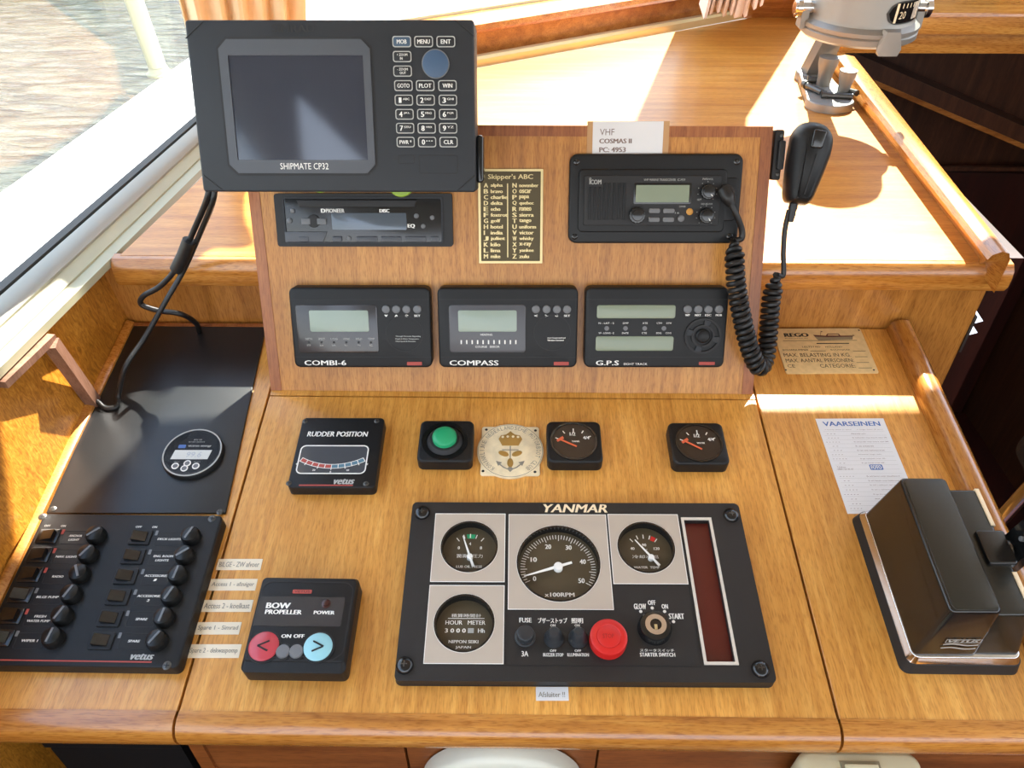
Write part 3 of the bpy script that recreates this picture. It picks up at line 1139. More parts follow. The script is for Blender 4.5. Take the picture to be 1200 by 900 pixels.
for x0, x1 in ((390, 401), (418, 442.5), (446.5, 470.5), (475, 499.5), (505, 514.5), (350.5, 362.5)):
    kx, ky, kw, kh = cs.quad(x0, 277, x1, 283)
    b = MB()
    b.prism(rr(kx, ky, kw, kh, 1.2), RZ_ + 0.4, RZ_ + 2.4, 0.5)
    cs.part(b, 'preset_key', 'anthracite_light')
flat_text(cs, 'lettering', 'white', [('PIONEER', 382, 244.6, 403.5, 249.2, {'bold': 0.02}), ('D', 376.5, 244.6, 381, 249.2, {'bold': 0.05}), ('DISC', 445, 245, 456, 249, {'bold': 0.05}), ('EQ', 478, 262.5, 486, 267.5, {'bold': 0.04})], RZ_ + 0.55)

# --- brass alphabet plate ----------------------------------------------------------
ab = Dev('alphabet_plate', DASH, [(560.5, 198), (637, 198), (635, 308.5), (561, 308.5)], 2.2, 'small bronze plate listing the skipper alphabet, left of the VHF radio', 'plate')
b = MB()
b.prism(rr(0, 0, ab.w, ab.h, 0.8), 0.9, 1.9)
ab.part(b, 'plate', 'brassdark')
b = MB()
b.frame(rr(0, 0, ab.w, ab.h, 0.8), rr(0, 0, ab.w - 5, ab.h - 5, 0.5), 0.9, 2.9)
x0, y0 = ab.q(594.8, 215)
x1, y1 = ab.q(594.8, 301.5)
b.box(x0 - 0.55, x0 + 0.55, y1, y0, 1.8, 2.5)
ab.part(b, 'raised_border', 'brasslight')
words = 'alpha bravo charlie delta echo foxtrot golf hotel india juliet kilo lima mike november oscar papa quebec romeo sierra tango uniform victor whisky x-ray yankee zulu'.split()
b = MB()
ab.text(b, "Skipper's ABC", 572, 204, 624.5, 211.5, 1.9, bold=0.01)
for i, w in enumerate(words):
    col, row = divmod(i, 13)
    yy = 217.2 + 6.93 * row
    lx = 569.5 if col == 0 else 603
    ab.text(b, chr(65 + i), lx - 2.3, yy - 2.6, lx + 2.3 if chr(65 + i) != 'I' else lx - 1.5, yy + 2.6, 1.9, bold=0.025)
    wx = 575.2 if col == 0 else 608.7
    wl2 = 2.75 * len(w)
    hasd = any(c in w for c in 'gpqyj')
    ab.text(b, w, wx, yy - 2.1, wx + wl2, yy + (2.8 if hasd else 2.1), 1.9, bold=0.03)
ab.part(b, 'raised_lettering', 'brasslight')

# --- paper note above the radio ------------------------------------------------------
vn = Dev('paper_note', DASH, [(695, 142.5), (778.5, 142), (775.5, 180), (694, 180)], 1.2, 'white paper note reading VHF COSMAS II, taped above the VHF radio', 'note')
b = MB()
b.prism(rr(0, 0, vn.w, vn.h, 0.4), 0.95, 1.25)
vn.part(b, 'paper', 'paper')
b = MB()
tx, ty, tw, th = vn.quad(688, 142, 784, 180)
b.prism(rr(tx, ty, tw, th, 0.3), 0.85, 0.97)
vn.part(b, 'clear_tape', 'tape_clear')
flat_text(vn, 'lettering', 'paperbrown', [('VHF', 703, 151, 720, 158.5), ('COSMAS II', 702.5, 162.5, 740, 168, {'bold': 0.03}), ('PC: 4953', 702.5, 172.5, 733, 178.3, {'bold': 0.03})], 1.25)

# --- VHF radio ------------------------------------------------------------------------
VZ = 7
vr = Dev('vhf_radio', DASH, [(667.5, 180.5), (872.5, 180), (863.5, 285.5), (666, 285)], VZ, 'black VHF marine radio with speaker slats, on the board under the paper note', 'radio')
b = MB()
b.prism(rr(0, 0, vr.w, vr.h, 9, 6), 0.9, VZ, 2.2)
vr.part(b, 'flange', 'black')
cx, cy, w, h = vr.quad(677.5, 198, 850, 272)
b = MB()
b.prism(rr(cx, cy, w, h, 5), VZ - 0.5, VZ + 2.5, 1.5)
ex, ey, ew, eh = vr.quad(843, 208, 863, 259)
b.prism(rr(ex, ey, ew, eh, 4), VZ - 0.5, VZ + 2.2, 1.2)
vr.part(b, 'raised_step', 'black')
FZ = VZ + 4
cx, cy, w, h = vr.quad(684, 205.5, 843, 264)
b = MB()
b.prism(rr(cx, cy, w, h, 2), VZ + 2, FZ, 0.8)
vr.part(b, 'radio_face', 'blackmatte')
for i in range(8):
    px = 691 + i * 5.75
    sx0, sy0, sw0, sh0 = vr.quad(px - 1.5, 214 if i > 2 else 219, px + 1.5, 257.5, FZ)
    b = MB()
    b.prism(rr(sx0, sy0, sw0, sh0, 0.8), FZ - 0.3, FZ + 1.4, 0.6)
    vr.part(b, 'speaker_slat', 'black')
cx, cy, w, h = vr.quad(742.5, 214.5, 810.5, 239.5, FZ)
b = MB()
b.prism(rr(cx, cy, w, h, 2), FZ - 0.2, FZ + 0.8, 0.4)
vr.part(b, 'display_bezel', 'blackgloss')
cx, cy, w, h = vr.quad(745, 216.8, 807.5, 237, FZ)
b = MB()
b.prism(rr(cx, cy, w, h, 0.6), FZ + 0.5, FZ + 1.0)
vr.part(b, 'display', 'lcd')


def knob(d, px, py, r, z, hgt, mat='blackgloss', name='knob', ridge=14, pointer=None, k=0.8):
    x, y = d.q(px, py, z)
    b = MB()
    n = ridge * 4
    pts = [(x + r * (1 + 0.05 * math.cos(ridge * 2 * PI * i / n)) * math.cos(2 * PI * i / n), y + r * (1 + 0.05 * math.cos(ridge * 2 * PI * i / n)) * math.sin(2 * PI * i / n)) for i in range(n)]
    b.prism(pts, z - 0.2, z + hgt * 0.7, 0.8)
    b.cyl(x, y, r * k, z + hgt * 0.6, z + hgt, 0.8)
    o = d.part(b, name, mat)
    if pointer is not None:
        b = MB()
        c, s_ = math.cos(pointer), math.sin(pointer)
        b.prism([(x + r * 0.35 * c - 0.3 * s_, y + r * 0.35 * s_ + 0.3 * c), (x + r * 0.35 * c + 0.3 * s_, y + r * 0.35 * s_ - 0.3 * c), (x + r * 0.75 * c + 0.3 * s_, y + r * 0.75 * s_ - 0.3 * c), (x + r * 0.75 * c - 0.3 * s_, y + r * 0.75 * s_ + 0.3 * c)], z + hgt, z + hgt + 0.25)
        b.build('pointer', 'white', o)
    return o


knob(vr, 829, 224.5, 7.8, FZ, 9, pointer=R(-50))
knob(vr, 827, 252.5, 7.8, FZ, 9, pointer=R(-60))
knob(vr, 746, 252, 8.6, FZ, 9, k=0.7)
b = MB()
for ox, oy in ((829, 224.5), (827, 252.5)):
    x, y = vr.q(ox, oy, FZ)
    for i in range(9):
        a = R(-50 + i * 35)
        b.cyl(x + 10.2 * math.cos(a), y + 10.2 * math.sin(a), 0.45, FZ, FZ + 0.15, 0, 8)
vr.part(b, 'knob_scale', 'dimwhite')
for px, py in ((766.7, 247), (783.7, 247), (766.3, 257.3), (783.2, 257.3)):
    x, y = vr.q(px, py, FZ)
    b = MB()
    b.prism(rr(x, y, 12.2, 5.0, 1.8), FZ - 0.2, FZ + 1.6, 0.6)
    vr.part(b, 'key', 'greykey')
for px, py, m_ in ((808, 248, 'orangekey'), (798, 256, 'greykey')):
    x, y = vr.q(px, py, FZ)
    b = MB()
    b.lathe([(3.6, 0), (3.6, 1.2), (2.8, 1.9), (0, 2.1)], x, y, 24, FZ)
    vr.part(b, 'round_key', m_)
flat_text(vr, 'lettering', 'dimwhite', [('ICOM', 691, 210.5, 704.5, 216, {'bold': 0.02}), ('VHF MARINE TRANSCEIVER  IC-M59', 754.5, 209.3, 803, 212), ('PWR/VOL', 823.5, 208.7, 836, 211), ('SQUELCH', 821.5, 238, 834.5, 240.3),
                                         ('DIMMER', 796, 241, 803.5, 243), ('16', 791, 248.5, 796, 250.5), ('SET', 817, 233, 822, 235)], FZ)
b = MB()
x, y = vr.q(691.8, 209.5, FZ)
b.frame(circ(x, y, 1.2, 14), circ(x, y, 0.7, 14), FZ, FZ + 0.15)
vr.part(b, 'maker_mark', 'dimwhite')
vr.screws([(675.5, 190), (863.5, 189.7), (673.4, 277.3), (855, 277)], 3.4, VZ, 'blackgloss', dome=0.9)
sk = MB()
x, y = vr.q(851, 225, VZ)
sk.cyl(x, y, 8.5, VZ, VZ + 5, 1)
vr.part(sk, 'microphone_socket', 'blackmatte')
sx_, sy_ = x, y


# --- three matching instruments -------------------------------------------------------
IZ = 18
GRP = 'matching black display instruments along the board foot'


def display_unit(corners, label):
    d = Dev('display_instrument', DASH, corners, IZ, label, 'instrument', None)
    w, h = d.w, d.h
    b = MB()
    b.prism(rr(0, 0, w + 1.5, h + 2.0, 7, 6), 0.9, IZ, 2.4)
    d.part(b, 'casing', 'black')
    b = MB()
    for yy in (d.q(600, 351)[1], d.q(600, 418.5)[1]):
        b.box(-w / 2 + 0.5, w / 2 - 0.5, yy - 0.4, yy + 0.4, IZ - 1, IZ + 0.22)
    d.part(b, 'groove', 'blackmatte')
    return d


def unit_buttons(d, xs, py, labels, y_):
    for px in xs:
        x, y = d.q(px, py)
        b = MB()
        b.lathe([(4.6, 0), (4.6, 1.4), (4.1, 2.1), (2.5, 2.5), (0, 2.6)], x, y, 24, IZ - 0.1)
        d.part(b, 'button', 'greykey')
    flat_text(d, 'button_print', 'white', [(t, px - 0.9 * len(t) - 0.8, y_ - 1.2, px + 0.9 * len(t) + 0.8, y_ + 1.2, {'bold': 0.03}) for t, px in zip(labels, xs)])


def unit_badge(d, x0, y0, x1, y1):
    cx, cy, w, h = d.quad(x0, y0, x1, y1)
    b = MB()
    b.prism(rr(cx, cy, w, h, 0.6), IZ - 0.1, IZ + 0.4)
    o = d.part(b, 'red_badge', 'redprint')
    b = MB()
    b.text('VDO', cx, cy, w * 0.7, h * 0.5, IZ + 0.4)
    return o


def unit_ring(d, px, py, r):
    x, y = d.q(px, py)
    b = MB()
    b.frame(circ(x, y, r, 48), circ(x, y, r - 0.9, 48), IZ - 0.5, IZ + 0.25)
    d.part(b, 'embossed_ring', 'blackmatte')


# first: six-in-one
d = display_unit([(338.5, 338), (502.5, 338), (506, 430), (346, 430)], 'black display instrument lettered COMBI-6, below the car stereo')
cx, cy, w, h = d.quad(348, 357, 443, 413.5)
b = MB()
b.prism(rr(cx, cy, w, h, 4), IZ - 0.2, IZ + 0.8, 0.5)
d.part(b, 'display_window', 'bezelglass')
cx, cy, w, h = d.quad(363, 363.5, 432, 388.5)
b = MB()
b.prism(rr(cx, cy, w, h, 2), IZ + 0.6, IZ + 1.1, 0.2)
d.part(b, 'display', 'lcd_pale')
unit_buttons(d, (452.5, 464.5, 476.5, 489), 362.3, ('v', '^', 'o', 'SET'), 370)
unit_ring(d, 474, 391, 21)
xs6 = (362, 377, 391.5, 406, 420.5, 435)
flat_text(d, 'lettering', 'white', [('COMBI-6', 357, 422.3, 405.5, 428, {'bold': 0.014})])
flat_text(d, 'window_print', 'dimwhite', [(t, px - 4, 396, px + 4, 398.3) for t, px in zip(('DEPTH', 'SPEED', 'LOG', 'WIND', 'WIND', 'TEMP'), xs6)] + [(t, px - 2, 403.5, px + 2, 405.5) for t, px in zip(('m', 'kn', 'Nm', 'Kn', 'Deg', 'C'), xs6)] +
          [('Through Hermetic Repeating', 463.5, 393.2, 493, 395.2, {'bold': 0.03}), ('Depth & Water Temperature', 463.5, 396.3, 491, 398.3, {'bold': 0.03}), ('Wind Speed & Direction', 463.5, 399.2, 487, 401.2, {'bold': 0.03})], IZ + 0.85)
for px in xs6:
    x, y = d.q(px, 401)
    b = MB()
    b.cyl(x, y, 1.3, IZ + 0.7, IZ + 1.1, 0.2, 12)
    d.part(b, 'indicator', 'blackmatte')
unit_badge(d, 477, 424, 494.5, 428)
# second: compass repeater
d = display_unit([(513.5, 338), (677, 338), (675, 430), (515, 430)], 'black display instrument lettered COMPASS, middle of the three along the board foot')
cx, cy, w, h = d.quad(526.5, 357, 616, 413)
b = MB()
b.prism(rr(cx, cy, w, h, 4), IZ - 0.2, IZ + 0.8, 0.5)
d.part(b, 'display_window', plain('grey smoked window', '#46464a', 0.3))
cx, cy, w, h = d.quad(537, 363.5, 605.5, 388.5)
b = MB()
b.prism(rr(cx, cy, w, h, 2), IZ + 0.6, IZ + 1.1, 0.2)
d.part(b, 'display', 'lcd_pale')
unit_buttons(d, (628, 640.5, 652.5, 664.5), 362.3, ('<', '>', 'o', 'SET'), 370)
unit_ring(d, 647, 390, 21)
flat_text(d, 'lettering', 'white', [('COMPASS', 527, 422.3, 584, 428.2, {'bold': 0.014})])
b = MB()
for i in range(11):
    px = 540.5 + 6.4 * i
    q0, q1 = d.q(px, 398.6, IZ + 0.8), d.q(px, 403.2, IZ + 0.8)
    b.box(q0[0] - 0.75, q0[0] + 0.75, q1[1], q0[1], IZ + 0.8, IZ + 1.0)
d.text(b, 'HEADING', 563, 391, 577, 393.3, IZ + 0.8)
d.text(b, 'COURSE   ERROR', 557, 405.2, 585.5, 407.5, IZ + 0.8)
d.text(b, 'Auto Compensated and', 641.5, 395.2, 662.5, 397, IZ, bold=0.03)
d.text(b, 'Vibration Corrected', 641.5, 397.8, 660.5, 399.6, IZ, bold=0.03)
d.part(b, 'window_print', 'white')
unit_badge(d, 649, 424, 666.5, 428)
# third: position receiver
d = display_unit([(687, 338), (852, 338), (849.5, 430), (685.5, 430)], 'black display instrument lettered G.P.S with two long displays, below the VHF radio')
for q in ((699.5, 357.5, 791.5, 373), (698, 394, 789, 411)):
    cx, cy, w, h = d.quad(*q)
    b = MB()
    b.prism(rr(cx, cy, w, h, 2.5), IZ - 0.2, IZ + 0.6, 0.3)
    d.part(b, 'display', 'lcd')
unit_buttons(d, (805.7, 818, 830, 842.3), 362.3, ('WP', 'NXT', 'ESC', 'MOB'), 369.3)
x, y = d.q(823.5, 393.5)
b = MB()
b.frame(circ(x, y, 20.5, 48), circ(x, y, 17.8, 48), IZ - 0.5, IZ + 1.8)
b.frame(circ(x, y, 13.0, 40), circ(x, y, 10.5, 40), IZ - 0.5, IZ + 1.8)
pd = d.part(b, 'direction_pad', 'blackmatte')
b = MB()
b.lathe([(8, 0), (8, 2.2), (6.5, 3.2), (5, 2.4), (0, 2.2)], x, y, 32, IZ - 0.1)
b.build('centre_key', 'black', pd)
for a in (75, 165, 255, 345):
    b = MB()
    ca, sa = math.cos(R(a)), math.sin(R(a))
    b.prism([(x + ca * r_ - sa * t_, y + sa * r_ + ca * t_) for r_, t_ in ((12, -3), (18.5, -4), (18.5, 4), (12, 3))], IZ - 0.1, IZ + 2.2, 0.5)
    b.build('direction_key', 'anthracite', pd)
flat_text(d, 'lettering', 'white', [('G.P.S', 698.5, 422.5, 725, 428, {'bold': 0.014}), ('EIGHT TRACK', 731, 425.3, 758.5, 427.8)])
flat_text(d, 'window_print', 'white', [('N - LAT - S', 701.5, 377.7, 719.5, 379.7), ('DMP', 730, 377.7, 736.5, 379.7), ('XTE', 753, 377.7, 759, 379.7), ('CTW', 769.5, 377.7, 776, 379.7), ('DTW', 781, 377.7, 787, 379.7),
                                       ('W - LONG - E', 701.5, 389.3, 719.5, 391.3), ('DATE', 729, 389.3, 736.5, 391.3), ('CTE', 752, 389.3, 758, 391.3), ('SOG', 769, 389.3, 775, 391.3), ('COG', 780, 389.3, 786.5, 391.3)])
for px in (711, 733, 755.5, 778):
    x, y = d.q(px, 384.8)
    b = MB()
    b.lathe([(2.6, 0), (2.6, 0.5), (1.2, 0.8), (0, 0.9)], x, y, 18, IZ - 0.1)
    d.part(b, 'indicator', 'greykey')
unit_badge(d, 819, 424, 837.5, 427.5)

# --- hand microphone, its holder and coiled cord ------------------------------------------
mh = thing('microphone_holder', 'black clip plate on the right edge of the instrument board holding the microphone', 'holder', DASH.matrix(0.2785, 0.262))
b = MB()
b.prism(rr(5.5, 6, 10, 52, 2.5), -16, -3, 1.5)
b.prism(rr(8, 6, 7, 30, 2), -6, 2, 1)
mh_o = b.build('clip_plate', 'blackmatte', mh)
b = MB()
b.cyl(7, 26, 1.8, -4, -1.5, 0.4, 12)
b.cyl(7, -14, 1.8, -4, -1.5, 0.4, 12)
b.build('screw', 'steel', mh)
mc = thing('hand_microphone', 'black hand microphone clipped beside the top right corner of the instrument board', 'microphone', DASH.matrix(0.3115, 0.258, R(-5)))
b = MB()
outline = [(-12, -37), (8, -38), (14, -32), (20, -5), (23.5, 14), (22, 28), (14, 37), (0, 40), (-12, 36), (-18, 26), (-18, -2), (-15, -30)]
ol = soften([(x * 1.06, y * 1.12) for x, y in outline], 9, 4)
for za, ins in ((-10, 3), ):
    pass
prev = None
lay = [(-12, 5), (-9, 1.5), (-3, 0), (6, 0.4), (13, 2.5), (18, 6), (20, 10)]
for z, ins in lay:
    cur = b.loop(inset(ccw(ol), ins), z)
    if prev:
        b.band(prev, cur)
    else:
        b.bm.faces.new(list(reversed(cur)))
    prev = cur
b.bm.faces.new(prev)
b.build('body', 'black', mc)
b = MB()
b.prism(soften([(-4, 17), (9, 17), (11, 35), (-3, 36)], 3), 14, 22, 2)
b.build('talk_button', 'blackgloss', mc)
b = MB()
b.prism(soften([(-1.0, -30), (0.5, -30), (5.5, 12), (4.0, 12)], 0.3), 15, 20.6, 0.2)
b.build('seam', 'blackmatte', mc)
b = MB()
b.lathe([(5.2, 0), (5.6, 4), (4.6, 8), (4.9, 11), (3.9, 15), (4.2, 18), (3.2, 26), (0, 27)], 0, 0, 16)
o = b.build('strain_relief', 'rubber', mc)
o.location = (-0.004, -0.034, 0.004)
o.rotation_euler = (R(90), 0, 0)


def bez(pts, n=14):
    """Smooth curve through points (Catmull-Rom)."""
    P = [Vector(p) for p in pts]
    P = [P[0] * 2 - P[1]] + P + [P[-1] * 2 - P[-2]]
    out = []
    for i in range(1, len(P) - 2):
        for k in range(n):
            t = k / n
            a, b_, c, d_ = P[i - 1], P[i], P[i + 1], P[i + 2]
            out.append(0.5 * ((2 * b_) + (c - a) * t + (2 * a - 5 * b_ + 4 * c - d_) * t * t + (3 * b_ - a - 3 * c + d_) * t ** 3))
    out.append(P[-2])
    return out


def coil(path, r, pitch, taper=0.06):
    """Helix of radius r around a path."""
    L = [0]
    for a, b_ in zip(path, path[1:]):
        L.append(L[-1] + (b_ - a).length)
    tot = L[-1]
    turns = tot / pitch
    n = int(turns * 16)
    out = []
    X = None
    j = 0
    for i in range(n + 1):
        s_ = tot * i / n
        while j < len(L) - 2 and L[j + 1] < s_:
            j += 1
        t = (s_ - L[j]) / max(1e-9, L[j + 1] - L[j])
        c = path[j].lerp(path[j + 1], t)
        T = (path[j + 1] - path[j]).normalized()
        if X is None:
            X = T.cross(Vector((0, 0, 1))).normalized()
        X = (X - T * X.dot(T)).normalized()
        Y = T.cross(X)
        a = 2 * PI * turns * i / n
        k = min(1, s_ / (tot * taper), (tot - s_) / (tot * taper))
        k = max(0.25, k)
        out.append(c + (X * math.cos(a) + Y * math.sin(a)) * r * k)
    return out


cord = thing('coiled_cord', 'black coiled cord looping from the VHF radio down to the hand microphone', 'cord')
mic_end = DASH.pt(0.305, 0.195, 0.004)
A = [DASH.world(848, 222, 0.018), DASH.world(853, 232, 0.022), DASH.world(862, 250, 0.022), DASH.world(869, 268, 0.017), DASH.world(869, 279, 0.016), DASH.world(861, 282, 0.018)]
b = MB()
b.tube(bez(A[:2] + [DASH.world(857, 240, 0.023)], 6), 0.0075, 12, True, [0.0078] * 6 + [0.0075, 0.0072, 0.0066, 0.006, 0.0055, 0.005, 0.0046])
b.build('plug', 'rubber', cord, scale=1.0)
b = MB()
b.tube(bez(A[1:], 10), 0.0033, 10)
b.build('lead', 'rubber', cord, scale=1.0)
mid = [DASH.world(861, 282, 0.018), DASH.world(861, 305, 0.029), DASH.world(863, 335, 0.031), DASH.world(870, 375, 0.031), DASH.world(879, 410, 0.029), DASH.world(889, 430, 0.024), DASH.world(897, 420, 0.010),
       DASH.world(901, 385, 0.003), DASH.world(904, 350, 0.001), DASH.world(911, 322, 0.001)]
b = MB()
b.tube(coil(bez(mid, 14), 0.0078, 0.0068), 0.0031, 8)
b.build('coil', 'rubber', cord, scale=1.0)
b = MB()
b.tube(bez([DASH.world(911, 322, 0.001), DASH.world(918, 322, -0.002), DASH.world(918, 295, -0.001), DASH.world(920, 268, 0.0), DASH.world(925, 246, 0.003)], 8), 0.0028, 10)
b.build('microphone_lead', 'rubber', cord, scale=1.0)

# --- cables beside the plotter ----------------------------------------------------------
def cable(name, label, pts, r, clip=None):
    t = thing(name, label, 'cable')
    b = MB()
    b.tube(bez(pts, 10), r, 10)
    b.build('sheath', 'rubber', t, scale=1.0)
    return t


V_ = upright(0.055)
ca_ = cable('power_cable', 'black cable looping from the chart plotter down to the rear edge of the black sheet', [DASH.world(246, 215, 0.07), DASH.world(242, 235, 0.065), V_.world(228, 268), V_.world(208, 312), V_.world(188, 335), V_.world(168, 347), V_.world(166, 357), V_.world(186, 364), V_.world(212, 368), upright(0.075).world(229, 378), DESK.world(234, 389, 0.002)], 0.0032)
cb_ = cable('aerial_cable', 'black cable running straight from the chart plotter to the wooden strut foot', [DASH.world(252, 215, 0.07), DASH.world(249, 238, 0.065), V_.world(236, 270), V_.world(216, 315), upright(0.04).world(196, 350), upright(0.02).world(170, 395), upright(-0.01).world(147, 430), DESK.world(139, 462, 0.010), DESK.world(137, 476, 0.005), DESK.world(124, 478, 0.005), DESK.world(114, 470, 0.008)], 0.0030)
b = MB()
b.tube([V_.world(222, 282), V_.world(215, 300), V_.world(207, 316)], 0.0075, 12)
o = b.build('cable_sleeve', 'rubber', cb_, scale=1.0)


# ================================================================== THINGS ON THE CONSOLE TOP
# --- rudder indicator ---------------------------------------------------------------
d = Dev('rudder_indicator', DESK, [(357, 490), (450, 490), (438, 570.5), (336, 570)], 14, 'square black gauge lettered RUDDER POSITION, nearest the black cover sheet', 'gauge')
b = MB()
b.prism(rr(0, 0, d.w + 2, d.h + 2, 5), 0.2, 14, 1.6)
d.part(b, 'casing', 'black')
cx, cy, w, h = d.quad(349.5, 522, 430.5, 555.5)
b = MB()
b.frame(rr(cx, cy, w, h, 6), rr(cx, cy, w - 2.4, h - 2.4, 5), 13.5, 14.5)
d.part(b, 'window_outline', 'white')
b = MB()
b.prism(rr(cx, cy, w - 2.4, h - 2.4, 5), 13.6, 14.15)
d.part(b, 'window', plain('smoked grey window', '#4a4c50', 0.14, spec=0.6))
# curved rudder scale
scx, scy = cx, cy + 58
for side, mat in ((-1, 'redprint'), (1, plain('blue scale print', '#4c7486', 0.5))):
    b = MB()
    for i in range(5):
        a0, a1 = R(-90 + side * (i * 6.0 + 0.5)), R(-90 + side * (i * 6.0 + 5.6))
        b.poly([(scx + r_ * math.cos(a), scy + r_ * math.sin(a)) for r_, a in ((65, a0), (65, a1), (69, a1), (69, a0))], 14.25)
    d.part(b, 'rudder_scale', mat)
b = MB()
for r_ in (64.2, 69.2):
    arc = [(scx + r_ * math.cos(R(-90 + t)), scy + r_ * math.sin(R(-90 + t))) for t in range(-30, 31, 3)]
    arc2 = [(scx + (r_ + 0.7) * math.cos(R(-90 + t)), scy + (r_ + 0.7) * math.sin(R(-90 + t))) for t in range(-30, 31, 3)]
    for i in range(len(arc) - 1):
        b.poly([arc[i], arc[i + 1], arc2[i + 1], arc2[i]], 14.28)
for t in range(-30, 31, 6):
    a = R(-90 + t)
    n_ = (-math.sin(a), math.cos(a))
    e = 71.5 if t % 12 == 0 else 70
    b.poly([(scx + r_ * math.cos(a) + s_ * 0.4 * n_[0], scy + r_ * math.sin(a) + s_ * 0.4 * n_[1]) for r_, s_ in ((64.2, -1), (64.2, 1), (e, 1), (e, -1))], 14.28)
for t, s_ in ((-30, '40'), (-14, '20'), (0, '0'), (14, '20'), (30, '40')):
    a = R(-90 + t)
    b.text(s_, scx + 74 * math.cos(a), scy + 74 * math.sin(a), 1.4 * len(s_), 2.2, 14.2, bold=0.02)
d.part(b, 'scale_print', 'white')
flat_text(d, 'lettering', 'white', [('RUDDER POSITION', 360.5, 505.8, 431, 511.6, {'bold': 0.02, 'shear': 0.1})])
b = MB()
d.text(b, 'vetus', 391.5, 561, 415, 567.5, shear=0.3, bold=0.03)
d.part(b, 'maker_lettering', 'dimwhite')
cx, cy, w, h = d.quad(350.5, 568.0, 413.5, 569.4)
b = MB()
b.box(cx - w / 2, cx + w / 2, cy - h / 2, cy + h / 2, 14, 14.2)
d.part(b, 'red_line', 'redprint')
d.screws([(357.5, 493.5), (441.5, 493.5), (338.5, 566.5), (429, 567)], 3.0, 13.8)


# --- three small square gauges -----------------------------------------------------------
def square_case(corners, label, name='small_gauge', cat='gauge'):
    d = Dev(name, DESK, corners, 16, label, cat)
    b = MB()
    b.prism(rr(0, 0, d.w, d.h, 7, 6), 0.2, 16, 3)
    d.part(b, 'casing', 'black')
    return d


d = square_case([(492, 492), (554, 492), (555, 541), (489, 540)], 'square black housing with a round green push button, left of the cream plaque', 'push_button', 'button')
x, y = d.q(521.5, 517)
b = MB()
b.frame(circ(x, y, 25), circ(x, y, 20), 15.5, 17.4)
d.part(b, 'ring', 'blackgloss')
b = MB()
b.lathe([(19.5, 0), (19.5, 1), (16, 5), (14.6, 5.2)], x, y, 40, 15.8)
d.part(b, 'collar', 'blackmatte')
b = MB()
b.lathe([(13.2, 0), (13.2, 7), (12, 8.6), (8, 9.8), (0, 10.2)], x, y, 40, 18)
d.part(b, 'green_button', 'green', 'green round push button')


def level_gauge(corners, px, py, label, word, ends, needle):
    d = square_case(corners, label)
    x, y = d.q(px, py)
    b = MB()
    b.frame(circ(x, y, 25.5), circ(x, y, 23.2), 15.5, 17.2)
    d.part(b, 'rim', 'blackgloss')
    b = MB()
    b.cyl(x, y, 23.4, 15.6, 16.3)
    d.part(b, 'dial', 'dialblack')
    b = MB()
    for t, l in ((155, 4), (122, 4), (90, 6), (60, 4), (32, 4)):
        a = R(t)
        c, s_ = math.cos(a), math.sin(a)
        b.poly([(x + r_ * c - k * s_ * 0.55, y - 5 + r_ * s_ + k * c * 0.55) for r_, k in ((22 - l, -1), (22, -1), (22, 1), (22 - l, 1))], 16.45)
    b.text('1/2', x - 1, y + 9.5, 6, 4.5, 16.35, bold=0.02)
    b.text(ends, x + 13.5, y + 4.5, 6.5, 4, 16.35, bold=0.02)
    b.text(word, x + 2, y - 0.5, 8.5, 2, 16.35, bold=0.02)
    d.part(b, 'scale_print', 'white')
    b = MB()
    a = R(needle)
    c, s_ = math.cos(a), math.sin(a)
    nx, ny = x - 15, y + 1.5
    b.prism([(nx - 0.9 * s_, ny + 0.9 * c), (nx + 20 * c - 0.9 * s_, ny + 20 * s_ + 0.9 * c), (nx + 20 * c + 0.9 * s_, ny + 20 * s_ - 0.9 * c), (nx + 0.9 * s_, ny - 0.9 * c)], 17, 17.6)
    d.part(b, 'needle', 'orange')
    b = MB()
    b.poly([(x - 19, y + 1.5), (x - 12, y + 6.5), (x - 10.5, y + 3.5), (x - 17.5, y - 1.5)], 16.5)
    d.part(b, 'empty_mark', 'orange')
    return d


level_gauge([(640.5, 493), (704, 493), (706.5, 541.5), (641.5, 541)], 672.5, 517, 'square black tank gauge with orange needle, right beside the cream plaque', 'TANK', '4/4', -28)
level_gauge([(783.5, 494.5), (846.5, 494.5), (856, 543.5), (788, 543)], 819, 519, 'square black tank gauge standing alone, furthest from the cream plaque', 'WATER', '4/4', -33)

# --- round club plaque -------------------------------------------------------------------
d = Dev('club_plaque', DESK, [(565, 500), (632, 500), (632.5, 557), (562.5, 556.5)], 2.5, 'round cream plaque with four corner lugs, crown and anchor, beside the green button', 'plaque')
b = MB()
b.prism(rr(0, 0, d.w, d.h, 3), 0.2, 2.2, 0.5)
d.part(b, 'corner_lugs', 'plaque')
b = MB()
b.prism(circ(0, 0, 36.5, 56), 0.2, 2.7, 0.6)
d.part(b, 'disc', 'plaque')
b = MB()
b.frame(circ(0, 0, 35.5, 56), circ(0, 0, 35.0, 56), 2.6, 2.85)
txt = 'KONINKLIJKE NEDERLANDSCHE MOTORBOOT CLUB'
for i, ch in enumerate(txt):
    a = R(232 - i * (284 / (len(txt) - 1)))
    if ch != ' ':
        b.text(ch, 31 * math.cos(a), 31 * math.sin(a), 2.9 if ch != 'I' else 0.7, 5.0, 2.7, rot=a - PI / 2, bold=0.0)
d.part(b, 'ring_lettering', 'engrave')
b = MB()
# crown
b.prism([(-9, 6), (9, 6), (13, 15), (10.5, 20), (5, 21), (2, 23.5), (0, 26), (-2, 23.5), (-5, 21), (-10.5, 20), (-13, 15)], 2.6, 3.5, 0.3)
